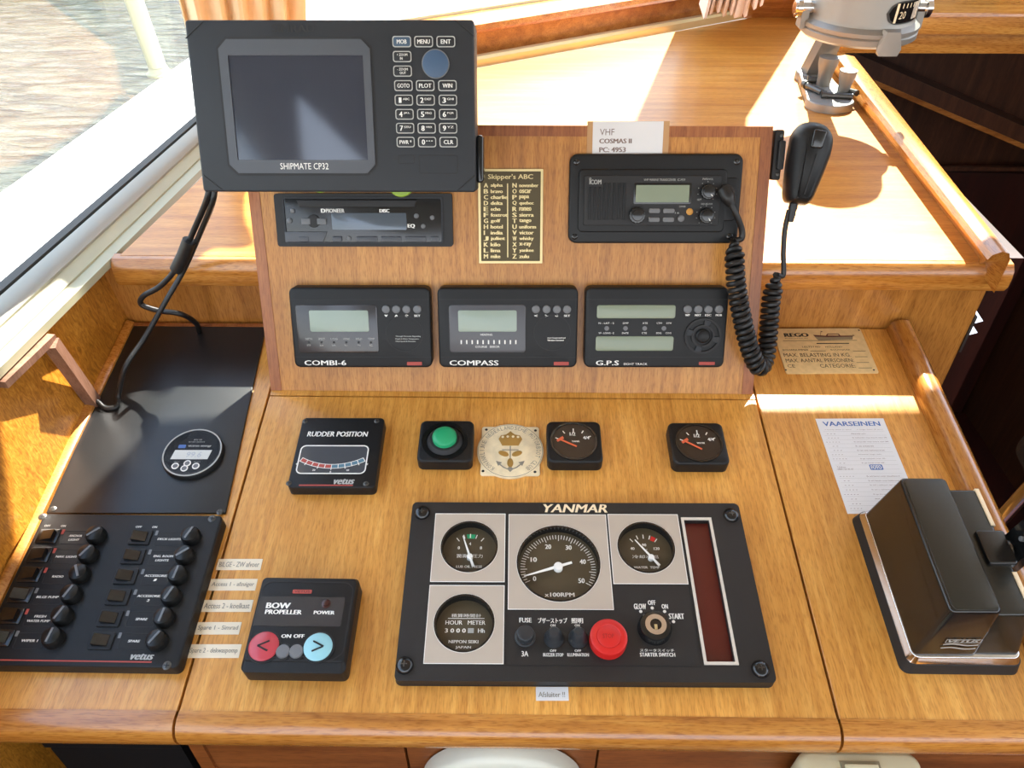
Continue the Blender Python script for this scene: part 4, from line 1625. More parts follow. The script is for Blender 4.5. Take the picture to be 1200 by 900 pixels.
# propeller
for a in (90 + 66, 90 - 66, 270):
    ca, sa = math.cos(R(a)), math.sin(R(a))
    cx, cy = ca * 8, -8 + sa * 8 + (0 if a != 270 else -1)
    b.prism([(cx + 6.0 * math.cos(t) * ca - 3.3 * math.sin(t) * sa, cy + 6.0 * math.cos(t) * sa + 3.3 * math.sin(t) * ca) for t in [2 * PI * i / 20 for i in range(20)]], 2.6, 3.2, 0.2)
d.part(b, 'crown_and_propeller', 'gold')
b = MB()
for px, py in ((-8.5, 17.5), (-3, 18), (3, 18), (8.5, 17.5)):
    b.cyl(px, py, 1.5, 3.4, 3.7, 0, 12)
d.part(b, 'crown_pearl', 'plaque')
b = MB()
b.box(-0.6, 0.6, -26, 5.5, 2.6, 3.1)
b.box(-9, 9, -0.2, 0.7, 2.6, 3.1)
for s_ in (-1, 1):
    b.tube([(0, -26.5, 2.9), (s_ * 7, -23, 2.9), (s_ * 13.5, -17, 2.9)], 0.7, 6)
    b.prism([(s_ * 15.5, -14.5), (s_ * 9, -16.5), (s_ * 13, -21)], 2.6, 3.1)
b.prism([(0, -29), (3.4, -25), (0, -21), (-3.4, -25)], 2.6, 3.15)
d.part(b, 'anchor', 'engrave')
d.screws([(570, 503.5), (627.5, 504.5), (566, 552), (627, 553)], 1.6, 2.2, 'blackmatte', 'screw_hole', 0.2)

# --- engine panel -------------------------------------------------------------------------
EZ = 12
d = Dev('engine_panel', DESK, [(485, 588), (868, 589), (908, 800), (460, 797)], EZ, 'big black engine panel with round dials and red window on the middle console top', 'engine panel')
G = {'oil': (550, 640, 33), 'hour': (544, 729.5, 35), 'tach': (654.5, 659, 48.5), 'temp': (757.5, 643, 33)}
gm = {}
for k, (px, py, pr) in G.items():
    c = d.q(px, py)
    e1, e2 = d.q(px - pr, py), d.q(px + pr, py)
    gm[k] = (c[0], c[1], (e2[0] - e1[0]) / 2)
gm['temp'] = (gm['temp'][0], gm['oil'][1], gm['oil'][2])
red_q = [d.q(*p) for p in ((803, 609), (832, 609), (860.5, 775.5), (826.5, 775.5))]
rx0, rx1 = (red_q[0][0] + red_q[3][0]) / 2, (red_q[1][0] + red_q[2][0]) / 2
ry1, ry0 = (red_q[0][1] + red_q[1][1]) / 2, (red_q[2][1] + red_q[3][1]) / 2
redp = [(rx0, ry0), (rx1, ry0), (rx1, ry1), (rx0, ry1)]
holes = [circ(x, y, r, 48) for x, y, r in gm.values()]
b = MB()
b.holed(rr(0, 0, d.w, d.h, 5), holes + [redp], 0.4, EZ - 1.0)
b.prism(rr(0, 0, d.w + 1, d.h + 1, 6), 0.1, 0.6)
out = rr(0, 0, d.w, d.h, 5)
b.band(b.loop(out, EZ - 1.0), b.loop(inset(ccw(out), 0.01), EZ - 1.0))
d.part(b, 'face_plate', 'panelblack')
# thin bevelled rim raised around the plate
b = MB()
sub = d.quad(594, 601, 797, 781)
q = [d.q(*p) for p in ((505, 716), (593, 716), (593, 716))]


def panel_rect(px0, py0, px1, py1, skip=0):
    a, b_, c, e = d.q(px0, py0), d.q(px1, py0), d.q(px1, py1), d.q(px0, py1)
    return (a, b_, c, e)


tx, ty, tr = gm['tach']
oxx, oyy, orr = gm['oil']
hx, hy, hr = gm['hour']
wx, wy, wr_ = gm['temp']
xl0 = (d.q(511, 602)[0] + d.q(504, 681)[0]) / 2
xl1 = (d.q(593, 602)[0] + d.q(590, 681)[0]) / 2
yo1, yo0 = d.q(550, 602)[1], d.q(548, 681.5)[1]
yh1, yh0 = d.q(548, 686)[1], d.q(540, 777.5)[1]
xt0, xt1 = d.q(596, 655)[0], d.q(714, 655)[0]
yt1, yt0 = d.q(654, 603)[1], d.q(654, 714)[1]
xw0, xw1 = d.q(715, 643)[0] + 0.6, d.q(800, 643)[0]
yw0 = d.q(760, 684)[1]
for (x0, x1, y0, y1), k, nm in (((xl0, xl1, yo0, yo1), 'oil', 'oil_dial_plate'), ((xl0, xl1, yh0, yh1), 'hour', 'hour_dial_plate'), ((xt0, xt1, yt0, yt1), 'tach', 'rev_dial_plate'), ((xw0, xw1, yw0, yo1), 'temp', 'water_dial_plate')):
    x, y, r = gm[k]
    b = MB()
    b.holed([(x0, y0), (x1, y0), (x1, y1), (x0, y1)], [circ(x, y, r + 0.6, 48)], EZ - 1.2, EZ - 0.2)
    pl = d.part(b, nm, 'beige')
    b = MB()
    b.frame([(x0 - .3, y0 - .3), (x1 + .3, y0 - .3), (x1 + .3, y1 + .3), (x0 - .3, y1 + .3)], [(x0 + .3, y0 + .3), (x1 - .3, y0 + .3), (x1 - .3, y1 - .3), (x0 + .3, y1 - .3)], EZ - 0.5, EZ - 0.1)
    b.frame(circ(x, y, r + 1.0, 48), circ(x, y, r + 0.5, 48), EZ - 0.5, EZ - 0.1)
    b.build('plate_edge', 'white', pl)
    b = MB()
    b.frame(circ(x, y, r + 0.55, 48), circ(x, y, r - 1.2, 48), 0.6, EZ + 0.3)
    rim = d.part(b, 'dial_rim', 'blackgloss')
    b = MB()
    b.cyl(x, y, r - 1.1, 0.6, 2.2, 0, 48)
    b.build('dial', 'dial', rim)
    # print on the dial
    b = MB()
    DZ = 2.3
    if k == 'tach':
        for i in range(51):
            a = R(205 - i * 4.7)
            L_ = 6.5 if i % 5 == 0 else 4.5
            c, s_ = math.cos(a), math.sin(a)
            R0 = r - 3.2
            b.poly([(x + r_ * c - kk * s_ * 0.35, y - 1.5 + r_ * s_ + kk * c * 0.35) for r_, kk in ((R0 - L_, -1), (R0, -1), (R0, 1), (R0 - L_, 1))], DZ)
        for s_, i in (('0', 0), ('10', 10), ('20', 20), ('30', 30), ('40', 40), ('50', 50)):
            a = R(205 - i * 4.7)
            rr_ = r - 14.5
            b.text(s_, x + rr_ * math.cos(a), y - 1.5 + rr_ * math.sin(a), 2.9 * len(s_), 5.0, DZ - 0.1, bold=0.02)
        b.text('x100RPM', x + 0.5, y - r * 0.72, 28, 4.2, DZ - 0.1, bold=0.02)
        b.build('dial_print', 'white', rim)
        b = MB()
        for a, l, w0, w1 in ((R(197.5), r - 5, 1.5, 0.5), (R(17.5), 14, 1.4, 1.1)):
            c, s_ = math.cos(a), math.sin(a)
            b.prism([(x - w0 * s_, y - 1.5 + w0 * c), (x + w0 * s_, y - 1.5 - w0 * c), (x + l * c + w1 * s_, y - 1.5 + l * s_ - w1 * c), (x + l * c - w1 * s_, y - 1.5 + l * s_ + w1 * c)], 6.5, 7.2)
        b.cyl(x, y - 1.5, 4.4, 2.2, 8, 0.8)
        b.build('needle', 'white', rim)
    elif k in ('oil', 'temp'):
        for t in (128, 108, 90, 72, 52):
            a = R(t)
            c, s_ = math.cos(a), math.sin(a)
            R0 = r * 0.80
            b.poly([(x + r_ * c - kk * s_ * 0.45, y - 3 + r_ * s_ + kk * c * 0.45) for r_, kk in ((R0 - 4.5, -1), (R0, -1), (R0, 1), (R0 - 4.5, 1))], DZ)
        if k == 'oil':
            for s_, px, py in (('0', -11, 3.5), ('4', 0, 8), ('8', 11, 3.5)):
                b.text(s_, x + px, y + py, 1.9, 3.2, DZ - 0.1, bold=0.02)
            b.text('潤滑油圧力', x, y - 5.5, 26, 4, DZ - 0.1)
            b.text('LUB OIL PRESS', x, y - 17, 25, 2.6, DZ - 0.1, bold=0.02)
        else:
            for s_, px, py, w in (('40', -12, 3.5, 4), ('90', 0, 7.5, 4), ('120', 12, 3.5, 5.5)):
                b.text(s_, x + px, y + py, w, 3, DZ - 0.1, bold=0.02)
            b.text('°C', x + 1, y + 1.5, 3.5, 3, DZ - 0.1)
            b.text('冷却水温', x, y - 5.5, 26, 3.6, DZ - 0.1)
            b.text('WATER  TEMP', x, y - 17, 25, 2.4, DZ - 0.1, bold=0.02)
        b.build('dial_print', 'white', rim)
        b = MB()
        for r0, r1, t0, t1 in ((r * 0.62, r * 0.80, 76, 100) if k == 'oil' else (r * 0.62, r * 0.80, 55, 68),):
            b.poly([(x + rr_ * math.cos(R(t)), y - 3 + rr_ * math.sin(R(t))) for rr_, t in ((r0, t0), (r1, t0), (r1, t1), (r0, t1))], DZ - 0.02)
        b.build('range_mark', 'green' if k == 'oil' else 'red', rim)
        b = MB()
        piv = (x + (0.5 if k == 'oil' else 5), y - 8)
        dirn = R(109) if k == 'oil' else R(127)
        for a, l, w0, w1 in ((dirn, r * 0.86, 1.1, 0.4), (dirn + PI, 11.5, 1.0, 1.3)):
            c, s_ = math.cos(a), math.sin(a)
            b.prism([(piv[0] - w0 * s_, piv[1] + w0 * c), (piv[0] + w0 * s_, piv[1] - w0 * c), (piv[0] + l * c + w1 * s_, piv[1] + l * s_ - w1 * c), (piv[0] + l * c - w1 * s_, piv[1] + l * s_ + w1 * c)], 6.2, 6.8)
        b.cyl(piv[0], piv[1], 2.9, 2.2, 7.4, 0.6)
        b.build('needle', 'white', rim)
    else:
        b.text('積算時間計', x + 1, y + 11, 28, 3.4, DZ - 0.1)
        b.box(x - 16, x + 18, y + 8.0, y + 8.5, DZ - 0.1, DZ + 0.05)
        b.text('HOUR   METER', x + 0.5, y + 4.2, 37, 4.0, DZ - 0.1, bold=0.01)
        b.text('3 0 0 0', x - 8.5, y - 3.5, 19, 4, DZ - 0.1, bold=0.02)
        b.text('Hh', x + 15.5, y - 3.5, 6, 4, DZ - 0.1, bold=0.02)
        b.text('NIPPON SEIKI', x - 0.5, y - 14, 27, 3, DZ - 0.1, bold=0.02)
        b.text('JAPAN', x - 0.5, y - 19.5, 14, 3, DZ - 0.1, bold=0.02)
        b.build('dial_print', 'white', rim)
        b = MB()
        b.box(x + 3, x + 8.5, y - 5.8, y - 1.2, DZ - 0.1, DZ + 0.1)
        b.build('counter_drum', 'dimwhite', rim)
# lower right field of the plate
b = MB()
yb0 = d.q(690, 780)[1]
b.box(xl1 + 2.0, xw1 + 1.0, yb0, yb0 + 0.6, EZ - 1.1, EZ - 0.6)
b.box(xl1 + 2.0, xl1 + 2.6, yb0, yt0 - 1.5, EZ - 1.1, EZ - 0.6)
b.box(xw1 + 0.4, xw1 + 1.0, yb0, yw0, EZ - 1.1, EZ - 0.6)
d.part(b, 'field_line', 'blackmatte')
# red warning window
b = MB()
b.frame(inset(ccw(redp), -2.6), redp, EZ - 2, EZ + 0.2)
wf = d.part(b, 'window_frame', 'framewhite')
b = MB()
b.prism(inset(ccw(redp), 0.1), 0.6, 4.5)
b.build('red_window', 'redglass', wf)
flat_text(d, 'maker_lettering', 'cream', [('YANMAR', 637, 591, 711, 600.5, {'shear': 0.22, 'bold': 0.018})], EZ - 1.0)
flat_text(d, 'lettering', 'white', [('FUSE', 608.8, 724, 622.7, 729.5, {'bold': 0.02}), ('ブザーストップ', 630.5, 724, 664.5, 730.5, {'bold': 0.03}), ('照明', 669.8, 724.5, 683, 730.5, {'bold': 0.03}), ('3A', 611.3, 763, 619, 769.3, {'bold': 0.02}),
                                    ('ON', 645, 731.5, 650.8, 734.3, {'bold': 0.02}), ('ON', 673.5, 731.5, 679.3, 734.3, {'bold': 0.02}), ('OFF', 644.5, 761.3, 652, 764, {'bold': 0.02}), ('BUZZER STOP', 636.7, 765.5, 660.2, 769.3, {'bold': 0.02}),
                                    ('OFF', 673.5, 761.3, 681, 764, {'bold': 0.02}), ('ILLUMINATION', 665, 765.5, 690, 769.3, {'bold': 0.02}), ('GLOW', 743, 707.5, 757, 714, {'bold': 0.03}), ('OFF', 759.3, 703.5, 768, 709, {'bold': 0.03}),
                                    ('ON', 775.5, 708, 782.5, 713.5, {'bold': 0.03}), ('START', 784, 719, 801.5, 725.5, {'bold': 0.03}), ('スタータスイッチ', 750, 760.5, 790, 764, {'bold': 0.0}), ('STARTER SWITCH', 750, 765, 791, 769.5, {'bold': 0.02})], EZ - 1.0)
b = MB()
for px, py in ((751, 716), (764.5, 712), (779, 716), (789.5, 728)):
    x, y = d.q(px, py)
    b.cyl(x, y, 1.5, EZ - 1.1, EZ - 0.8, 0, 14)
d.part(b, 'position_dot', 'white')
x, y = d.q(615.5, 746)
b = MB()
b.cyl(x, y, 9.6, EZ - 1.2, EZ + 1.2, 1)
b.cyl(x, y, 7.6, EZ, EZ + 9, 1.2)
d.part(b, 'fuse_cap', 'boot')
for px in (649, 677.5):
    x, y = d.q(px, 748)
    b = MB()
    b.lathe([(9.0, 0), (9.0, 2.5), (7.5, 4.5), (6.5, 8), (5.8, 13), (4, 15.6), (0, 16.4)], x, y, 28, EZ - 1.1)
    d.part(b, 'toggle_boot', 'boot')
x, y = d.q(713, 748, EZ + 6)
b = MB()
b.lathe([(16.8, 0), (17.0, 9), (16.4, 11), (14.6, 12), (11, 12.2), (10.4, 11.6), (9.6, 12.2), (0, 12.4)], x, y, 44, EZ - 1.1)
sb = d.part(b, 'stop_button', 'red', 'round red stop button')
b = MB()
b.text('STOP', x - 0.5, y, 10, 4, EZ + 11.25)
b.build('worn_print', plain('worn dark red print', '#8c1a18', 0.5), sb)
x, y = d.q(767.5, 735, EZ + 3)
b = MB()
b.lathe([(15.5, 0), (15.2, 5), (13.6, 8.5), (10, 9.5)], x, y, 40, EZ - 1.1)
ks = d.part(b, 'key_switch', 'blackgloss')
b = MB()
b.frame(circ(x, y, 9.6, 36), circ(x, y, 5.2, 36), EZ + 6, EZ + 9.6)
b.build('chrome_ring', 'chrome', ks)
b = MB()
b.cyl(x, y, 5.2, EZ + 6, EZ + 7.6)
b.build('lock_barrel', 'blackmatte', ks)
b = MB()
b.box(x - 1.4, x + 1.4, y - 4.5, y + 0.5, EZ + 7.5, EZ + 8.6, 0.4)
b.build('key_slot', 'brasslight', ks)
for px, py in ((494.5, 600.5), (857, 603.5), (891.5, 784), (474, 779.5)):
    x, y = d.q(px, py)
    b = MB()
    b.lathe([(8.0, 0), (8.0, 1), (7.4, 2.6), (5.5, 4.2), (2.2, 5.0), (0, 5.1)], x, y, 28, EZ - 1.1)
    o = d.part(b, 'bolt', 'blackgloss')
    b = MB()
    b.box(x - 2.6, x + 2.6, y - 0.5, y + 0.5, EZ + 3.4, EZ + 4.0)
    b.box(x - 0.5, x + 0.5, y - 2.6, y + 2.6, EZ + 3.4, EZ + 4.0)
    b.build('cross_slot', 'steel', o)

# small label under the engine panel
d = Dev('paper_label', DESK, [(628.5, 805), (666, 805), (666.5, 821), (627.5, 821)], 0.4, 'small white label reading Afsluiter below the engine panel', 'label')
b = MB()
b.prism(rr(0, 0, d.w, d.h, 0.3), 0.05, 0.45)
d.part(b, 'paper', 'paper')
flat_text(d, 'lettering', 'engrave', [('Afsluiter !!', 631, 810.8, 662, 817, {'bold': 0.01})], 0.45)

# --- bow propeller control --------------------------------------------------------------------
BZ = 24
d = Dev('bow_propeller_control', DESK, [(308, 674), (421.5, 675.5), (402.5, 787), (278, 785)], BZ, 'black control box lettered BOW PROPELLER with red and pale blue buttons', 'control')
b = MB()
b.prism(rr(0, 0, d.w, d.h, 5), 0.2, BZ - 5, 0.5)
w2, h2 = d.w / 2, d.h / 2
b.frustum(rr(0, 0, d.w, d.h, 5), rr(0, 3, d.w - 3, d.h - 10, 4), BZ - 5, BZ, 1.5)
d.part(b, 'casing', 'black')
b = MB()
o1 = soften([(-w2 + 3, -h2 + 16), (-w2 + 12, -h2 + 9), (w2 - 12, -h2 + 9), (w2 - 3, -h2 + 16), (w2 - 3, h2 - 12), (w2 - 9, h2 - 6), (-w2 + 9, h2 - 6), (-w2 + 3, h2 - 12)], 4)
b.frame(o1, inset(o1, 0.9), BZ - 1.5, BZ + 0.3)
d.part(b, 'face_groove', 'blackmatte')
cx, cy, w, h = d.quad(301, 699.5, 402, 734)
b = MB()
b.prism(rr(cx, cy, w, h, 1), BZ - 0.3, BZ + 0.4)
d.part(b, 'gloss_band', plain('dark glossy band', '#2b2c30', 0.25, spec=0.6))
flat_text(d, 'lettering', 'white', [('BOW', 312.5, 706.3, 340, 713, {'bold': 0.03}), ('PROPELLER', 311, 714.6, 353.5, 719.8, {'bold': 0.03}), ('POWER', 368, 715.8, 392, 720, {'bold': 0.03}), ('ON', 330, 743.3, 341, 747.6, {'bold': 0.03}), ('OFF', 344.3, 743.3, 356.5, 747.6, {'bold': 0.03})], BZ + 0.42)
cx, cy, w, h = d.quad(343, 691.2, 365.5, 695.6)
b = MB()
b.prism(rr(cx, cy, w, h, 0.8), BZ - 0.1, BZ + 0.4)
bd = d.part(b, 'red_badge', 'redprint')
b = MB()
b.text('VETUS', cx, cy, w * 0.8, h * 0.6, BZ + 0.4)
b.build('badge_print', 'blackmatte', bd)
x, y = d.q(382.6, 708)
b = MB()
b.lathe([(4.2, 0), (4.2, 1), (2.8, 1.4), (2.6, 2.6), (0, 3.2)], x, y, 20, BZ)
d.part(b, 'power_lamp', plain('dark lamp lens', '#3a1a16', 0.2))
for px, py, r, m_ in ((309.5, 758, 13.2, 'pinkred'), (373, 758.7, 12.6, 'paleblue'), (332, 764, 6.2, 'greykey'), (347.5, 764, 6.2, 'greykey')):
    x, y = d.q(px, py)
    b = MB()
    b.frame(circ(x, y, r + 1.8, 40), circ(x, y, r, 40), BZ - 0.5, BZ + 0.8)
    d.part(b, 'button_ring', 'blackmatte')
    b = MB()
    b.lathe([(r, 0), (r, 2), (r * 0.9, 3.0), (0, 3.3)], x, y, 40, BZ - 0.3)
    bt = d.part(b, 'push_button', m_, {'pinkred': 'rose red button with arrow', 'paleblue': 'pale blue button with arrow'}.get(m_))
    if r > 10:
        s_ = -1 if m_ == 'pinkred' else 1
        b = MB()
        for yy in (4.5, -4.5):
            b.tube([(x - s_ * 4.5, y + yy, BZ + 3.0), (x + s_ * 5, y, BZ + 3.0)], 0.8, 6)
        b.build('arrow', 'blackmatte', bt)

# --- tape labels beside the switch panel ---------------------------------------------------------
TG = None
for s_, q, lab in (('BILGE - ZW afvoer', (254, 655, 306, 668), 'cream tape label reading BILGE, furthest from the console rail'), ('Access 1 - afzuiger', (245, 678.5, 300, 692), 'cream tape label reading Access 1, second of the five from the cover sheet'),
                   ('Access 2 - koelkast', (236, 703, 295, 717), 'cream tape label reading Access 2, middle of the five beside the switch panel'), ('Spare 1 - Simrad', (229, 729, 281, 743.5), 'short cream tape label reading Spare 1 beside the switch panel'),
                   ('Spare 2 - dekwaspomp', (219, 755, 281, 771), 'cream tape label reading Spare 2, nearest the console rail')):
    x0, y0, x1, y1 = q
    sl = 0.0
    d = Dev('tape_label', DESK, [(x0 + 2, y0), (x1 + 2, y0), (x1 - 1, y1), (x0 - 1, y1)], 0.4, lab, 'label')
    b = MB()
    b.prism(rr(0, 0, d.w, d.h, 0.3), 0.05, 0.45)
    d.part(b, 'tape', 'tape')
    b = MB()
    b.text(s_, 0, 0, d.w * 0.9, d.h * 0.46, 0.45, shear=0.0, bold=0.012)
    d.part(b, 'lettering', 'engrave')

# --- black cover sheet and battery monitor -------------------------------------------------------
d = Dev('cover_sheet', DESK, [(153, 381.5), (312, 380.5), (262, 604), (52, 601)], 3, 'flat black cover sheet on the left console under the round monitor', 'cover sheet')
b = MB()
pts = [d.q(153, 381.5), d.q(312, 380.5), d.q(264, 601), d.q(54, 601)]
b.prism(pts, 0.2, 3, 0.5)
d.part(b, 'sheet', 'sheet')
d.screws([(62, 596.5), (257.5, 600)], 3.6, 3, 'steel')
d = Dev('battery_monitor', DESK, [(199, 507), (260, 507), (253, 557), (192, 557)], 7, 'round grey battery monitor with a small light display on the black sheet', 'monitor')
b = MB()
b.lathe([(32.5, 0), (32.5, 4.5), (31.0, 6.6)], 0, 0, 56, 3.0)
b.cyl(0, 0, 31.2, 3.0, 9.4)
d.part(b, 'casing', 'black')
b = MB()
b.frame(circ(0, 0, 31.3, 56), circ(0, 0, 29.8, 56), 9.2, 9.9)
d.part(b, 'silver_ring', 'dimwhite')
b = MB()
b.cyl(0, 0, 29.8, 9.3, 9.6, 0, 56)
d.part(b, 'face', plain('graphite face', '#4a4a4b', 0.4))
b = MB()
b.prism([(-19, 2.5), (21, 2.5), (19, -9.5), (-21, -9.5)], 9.5, 9.9)
d.part(b, 'display', 'lcd_light')
b = MB()
b.text('99.6', 3, -3.5, 16, 7, 9.9, shear=0.15)
d.part(b, 'display_digits', plain('pale digits', '#a5aab0', 0.5))
b = MB()
b.text('victron energy', 6, 8, 25, 3.4, 9.6, bold=0.03)
b.text('BMV 700', 2, 16.5, 9, 2, 9.6)
b.text('BATTERY MONITOR', 1.5, 13.6, 18, 1.5, 9.6)
b.text('SETUP', -13, -13, 6, 1.4, 9.6)
b.text('SELECT', 9, -13, 7, 1.4, 9.6)
d.part(b, 'lettering', 'dimwhite')
b = MB()
b.prism(rr(-13, 7.6, 8, 4.6, 1), 9.5, 9.7)
d.part(b, 'blue_mark', 'blueprint')
for x, y in ((-13, -18.5), (-1, -15), (-2.5, -21.5), (9, -18.5)):
    b = MB()
    b.frame(circ(x, y, 3.9, 24), circ(x, y, 2.7, 24), 9.5, 10.2)
    o = d.part(b, 'button_ring', 'white')
    b = MB()
    b.cyl(x, y, 2.7, 9.5, 10.3, 0.3)
    b.build('button', 'greykey', o)

# --- switch panel ------------------------------------------------------------------------------------
SZ = 15
d = Dev('switch_panel', DESK, [(47, 601), (260, 604.5), (209.5, 782), (-28, 780)], SZ, 'black electrical switch panel with two columns of rocker switches and fuse caps', 'switch panel')
b = MB()
b.prism(rr(0, 0, d.w, d.h, 5), 0.2, SZ, 1.6)
d.part(b, 'panel', 'black')
ZP = lambda x, y: (x / 3.75, 590 + y / 3.75)
LEFT = [((205, 145), (430, 147), (330, 150), (280, 125), 'ANCHOR\nLIGHT', 1), ((165, 230), (394, 230), (293, 232), (242, 207), 'NAV. LIGHT', 1), ((125, 315), (357, 315), (252, 320), (202, 292), 'RADIO', 1),
        ((95, 400), (320, 407), (215, 407), (160, 382), 'BILGE PUMP 1', 0), ((55, 490), (281, 503), (173, 503), (118, 475), 'FRESH\nWATER PUMP', 1), ((15, 592), (238, 597), (130, 603), (73, 572), 'WIPER 1', 0)]
RIGHT = [((617, 150), (843, 150), (745, 157), (690, 130), 'DECK LIGHTS', 0), ((587, 232), (817, 235), (717, 238), (660, 212), 'ENG. ROOM\nLIGHTS', 0), ((555, 317), (788, 321), (685, 327), (627, 300), 'ACCESSORIES\n1', 0),
         ((520, 408), (758, 416), (655, 415), (595, 390), 'ACCESSORIES\n2', 0), ((488, 505), (729, 510), (620, 510), (561, 485), 'SPARE', 0), ((450, 605), (696, 608), (588, 605), (526, 580), 'SPARE', 0)]
pr = MB()
for col in (LEFT, RIGHT):
    sw0, sw1 = d.q(*ZP(*col[0][0])), d.q(*ZP(*col[-1][0]))
    fu0, fu1 = d.q(*ZP(*col[0][1])), d.q(*ZP(*col[-1][1]))
    la0, la1 = d.q(*ZP(*col[0][2])), d.q(*ZP(*col[-1][2]))
    in0, in1 = d.q(*ZP(*col[0][3])), d.q(*ZP(*col[-1][3]))
    for i, (_, _, _, _, s_, lit) in enumerate(col):
        t = i / 5
        y = sw0[1] + (sw1[1] - sw0[1]) * t
        xs, xf, xl, xi = (sw0[0] + sw1[0]) / 2, (fu0[0] + fu1[0]) / 2, (la0[0] + la1[0]) / 2, (in0[0] + in1[0]) / 2
        yf, yl, yi = (p0[1] + (p1[1] - p0[1]) * t for p0, p1 in ((fu0, fu1), (la0, la1), (in0, in1)))
        b = MB()
        b.prism(rr(xs, y, 21, 16, 1.5), SZ - 0.3, SZ + 1.6, 0.6)
        sw = d.part(b, 'rocker_switch', 'blackgloss' if col is LEFT else 'black')
        b = MB()
        tip = 1 if lit else -1
        b.hull([(xs - 6.5, y - 5.5, SZ + 1.4), (xs + 6.5, y - 5.5, SZ + 1.4), (xs - 6.5, y + 5.5, SZ + 1.4), (xs + 6.5, y + 5.5, SZ + 1.4)] +
               [(xs - 6.5, y + sg * 5, SZ + (6 if tip < 0 else 2.4)) for sg in (-1, 1)] + [(xs + 6.5, y + sg * 5, SZ + (2.4 if tip < 0 else 6)) for sg in (-1, 1)])
        b.build('rocker', 'blackgloss', sw, smooth=False)
        b = MB()
        b.prism(rr(xi, yi, 2.6, 5.2, 0.4), SZ - 0.1, SZ + 0.4)
        d.part(b, 'indicator', 'redprint' if lit else 'greykey')
        b = MB()
        b.frame(rr(xl, yl, 26, 15, 1.5), rr(xl, yl, 25, 14, 1.2), SZ - 0.4, SZ + 0.2)
        d.part(b, 'label_field', 'blackmatte')
        ww = min(24, 2.0 * max(len(k) for k in s_.split('\n')) + 2)
        for j, line in enumerate(s_.split('\n')):
            off = 0 if '\n' not in s_ else (2.0 if j == 0 else -2.4)
            pr.text(line, xl, yl + off, min(23, 2.05 * len(line) + 0.4), 2.3, SZ, bold=0.02, shear=0.1)
        b = MB()
        b.lathe([(9.4, 0), (9.4, 3), (9.0, 6.5), (7.8, 9.0), (5, 10.3), (0, 10.8)], xf, yf, 30, SZ - 0.2)
        fc = d.part(b, 'fuse_cap', 'capblack')
        a = random.choice((70, 60, 40, 120, 85))
        a = R(a)
        b = MB()
        c, s2 = math.cos(a), math.sin(a)
        b.prism([(xf + u * 6.5 * c - v * 1.0 * s2, yf + u * 6.5 * s2 + v * 1.0 * c) for u, v in ((-1, -1), (1, -1), (1, 1), (-1, 1))], SZ + 10.3, SZ + 10.9)
        b.build('slot', 'greykey', fc)
    x0 = (sw0[0] + sw1[0]) / 2
    y0 = sw0[1] + 12
    pr.text('OFF', x0 - 6, y0, 6, 2.3, SZ, bold=0.02)
    pr.text('ON', x0 + 10, y0, 4.6, 2.3, SZ, bold=0.02)
d.part(pr, 'lettering', 'white')
b = MB()
cx, cy, w, h = d.quad(151, 773, 177.5, 780.5)
b.text('vetus', cx, -d.h / 2 + 9.5, w, 5.5, SZ, shear=0.3, bold=0.03)
d.part(b, 'maker_lettering', 'dimwhite')
b = MB()
b.box(-d.w / 2 + 12, cx + w / 2, -d.h / 2 + 4.2, -d.h / 2 + 5.4, SZ, SZ + 0.2)
d.part(b, 'red_line', 'redprint')
d.screws([(49.5, 605.5), (248.5, 607.6), (195.5, 780)], 4.0, SZ - 0.2)

# --- builder's plate ---------------------------------------------------------------------------------
d = Dev('builder_plate', DESK, [(907.5, 385), (1009.5, 384.5), (1028.5, 437), (918.5, 437.5)], 1.4, 'gold builder plate with a small boat drawing, behind the coiled cord', 'plate')
b = MB()
b.prism(rr(0, 0, d.w, d.h, 2.5), 0.1, 1.4, 0.3)
d.part(b, 'plate', 'plate')
Z2 = lambda x, y: (900 + x / 8.571, 375 + y / 8.571)


def zt(s_, x0, y0, x1, y1, **k):
    a, c = Z2(x0, y0), Z2(x1, y1)
    return (s_, a[0], a[1], c[0], c[1], k)


flat_text(d, 'lettering', 'ink', [zt('REGO', 165, 132, 402, 170, bold=0.04), zt('Motorjachten BV', 172, 180, 402, 192), zt('LELYSTAD', 345, 262, 525, 278), zt('HOLLAND', 575, 262, 745, 278), zt('BOUWNUMMER', 147, 293, 405, 310), zt('BOUWJAAR', 630, 293, 825, 310),
                                  zt('MAX. BELASTING IN KG.', 157, 333, 830, 369), zt('MAX. AANTAL PERSONEN:', 177, 388, 860, 424), zt('CE', 195, 447, 270, 478), zt('CATEGORIE:', 522, 442, 875, 479)])
b = MB()
for x0, y, x1 in ((150, 208, 895), (425, 312, 580), (855, 312, 980), (875, 370, 1000), (890, 427, 1015), (910, 482, 1045), (488, 236, 815)):
    p, q = d.q(*Z2(x0, y)), d.q(*Z2(x1, y))
    hh = 0.7 if y == 236 else 0.3
    b.box(p[0], q[0], p[1] - hh, p[1] + hh, 1.35, 1.5)
d.part(b, 'rule', 'ink')
hull_ = [d.q(*Z2(*p)) for p in ((455, 152), (585, 160), (850, 160), (848, 195), (510, 205), (490, 190))]
b = MB()
b.prism(hull_, 1.35, 1.55)
dr = d.part(b, 'boat_drawing', plain('grey print', '#8a7a5c', 0.6))
b = MB()
b.prism([d.q(*Z2(*p)) for p in ((455, 150), (585, 160), (850, 158), (850, 168), (590, 172), (475, 168))], 1.5, 1.62)
cab_o, cab_i = [d.q(*Z2(*p)) for p in ((580, 158), (595, 138), (710, 138), (728, 160))], [d.q(*Z2(*p)) for p in ((596, 157), (604, 144), (702, 144), (714, 157))]
b.frame(cab_o, cab_i, 1.35, 1.6)
p = d.q(*Z2(530, 112))
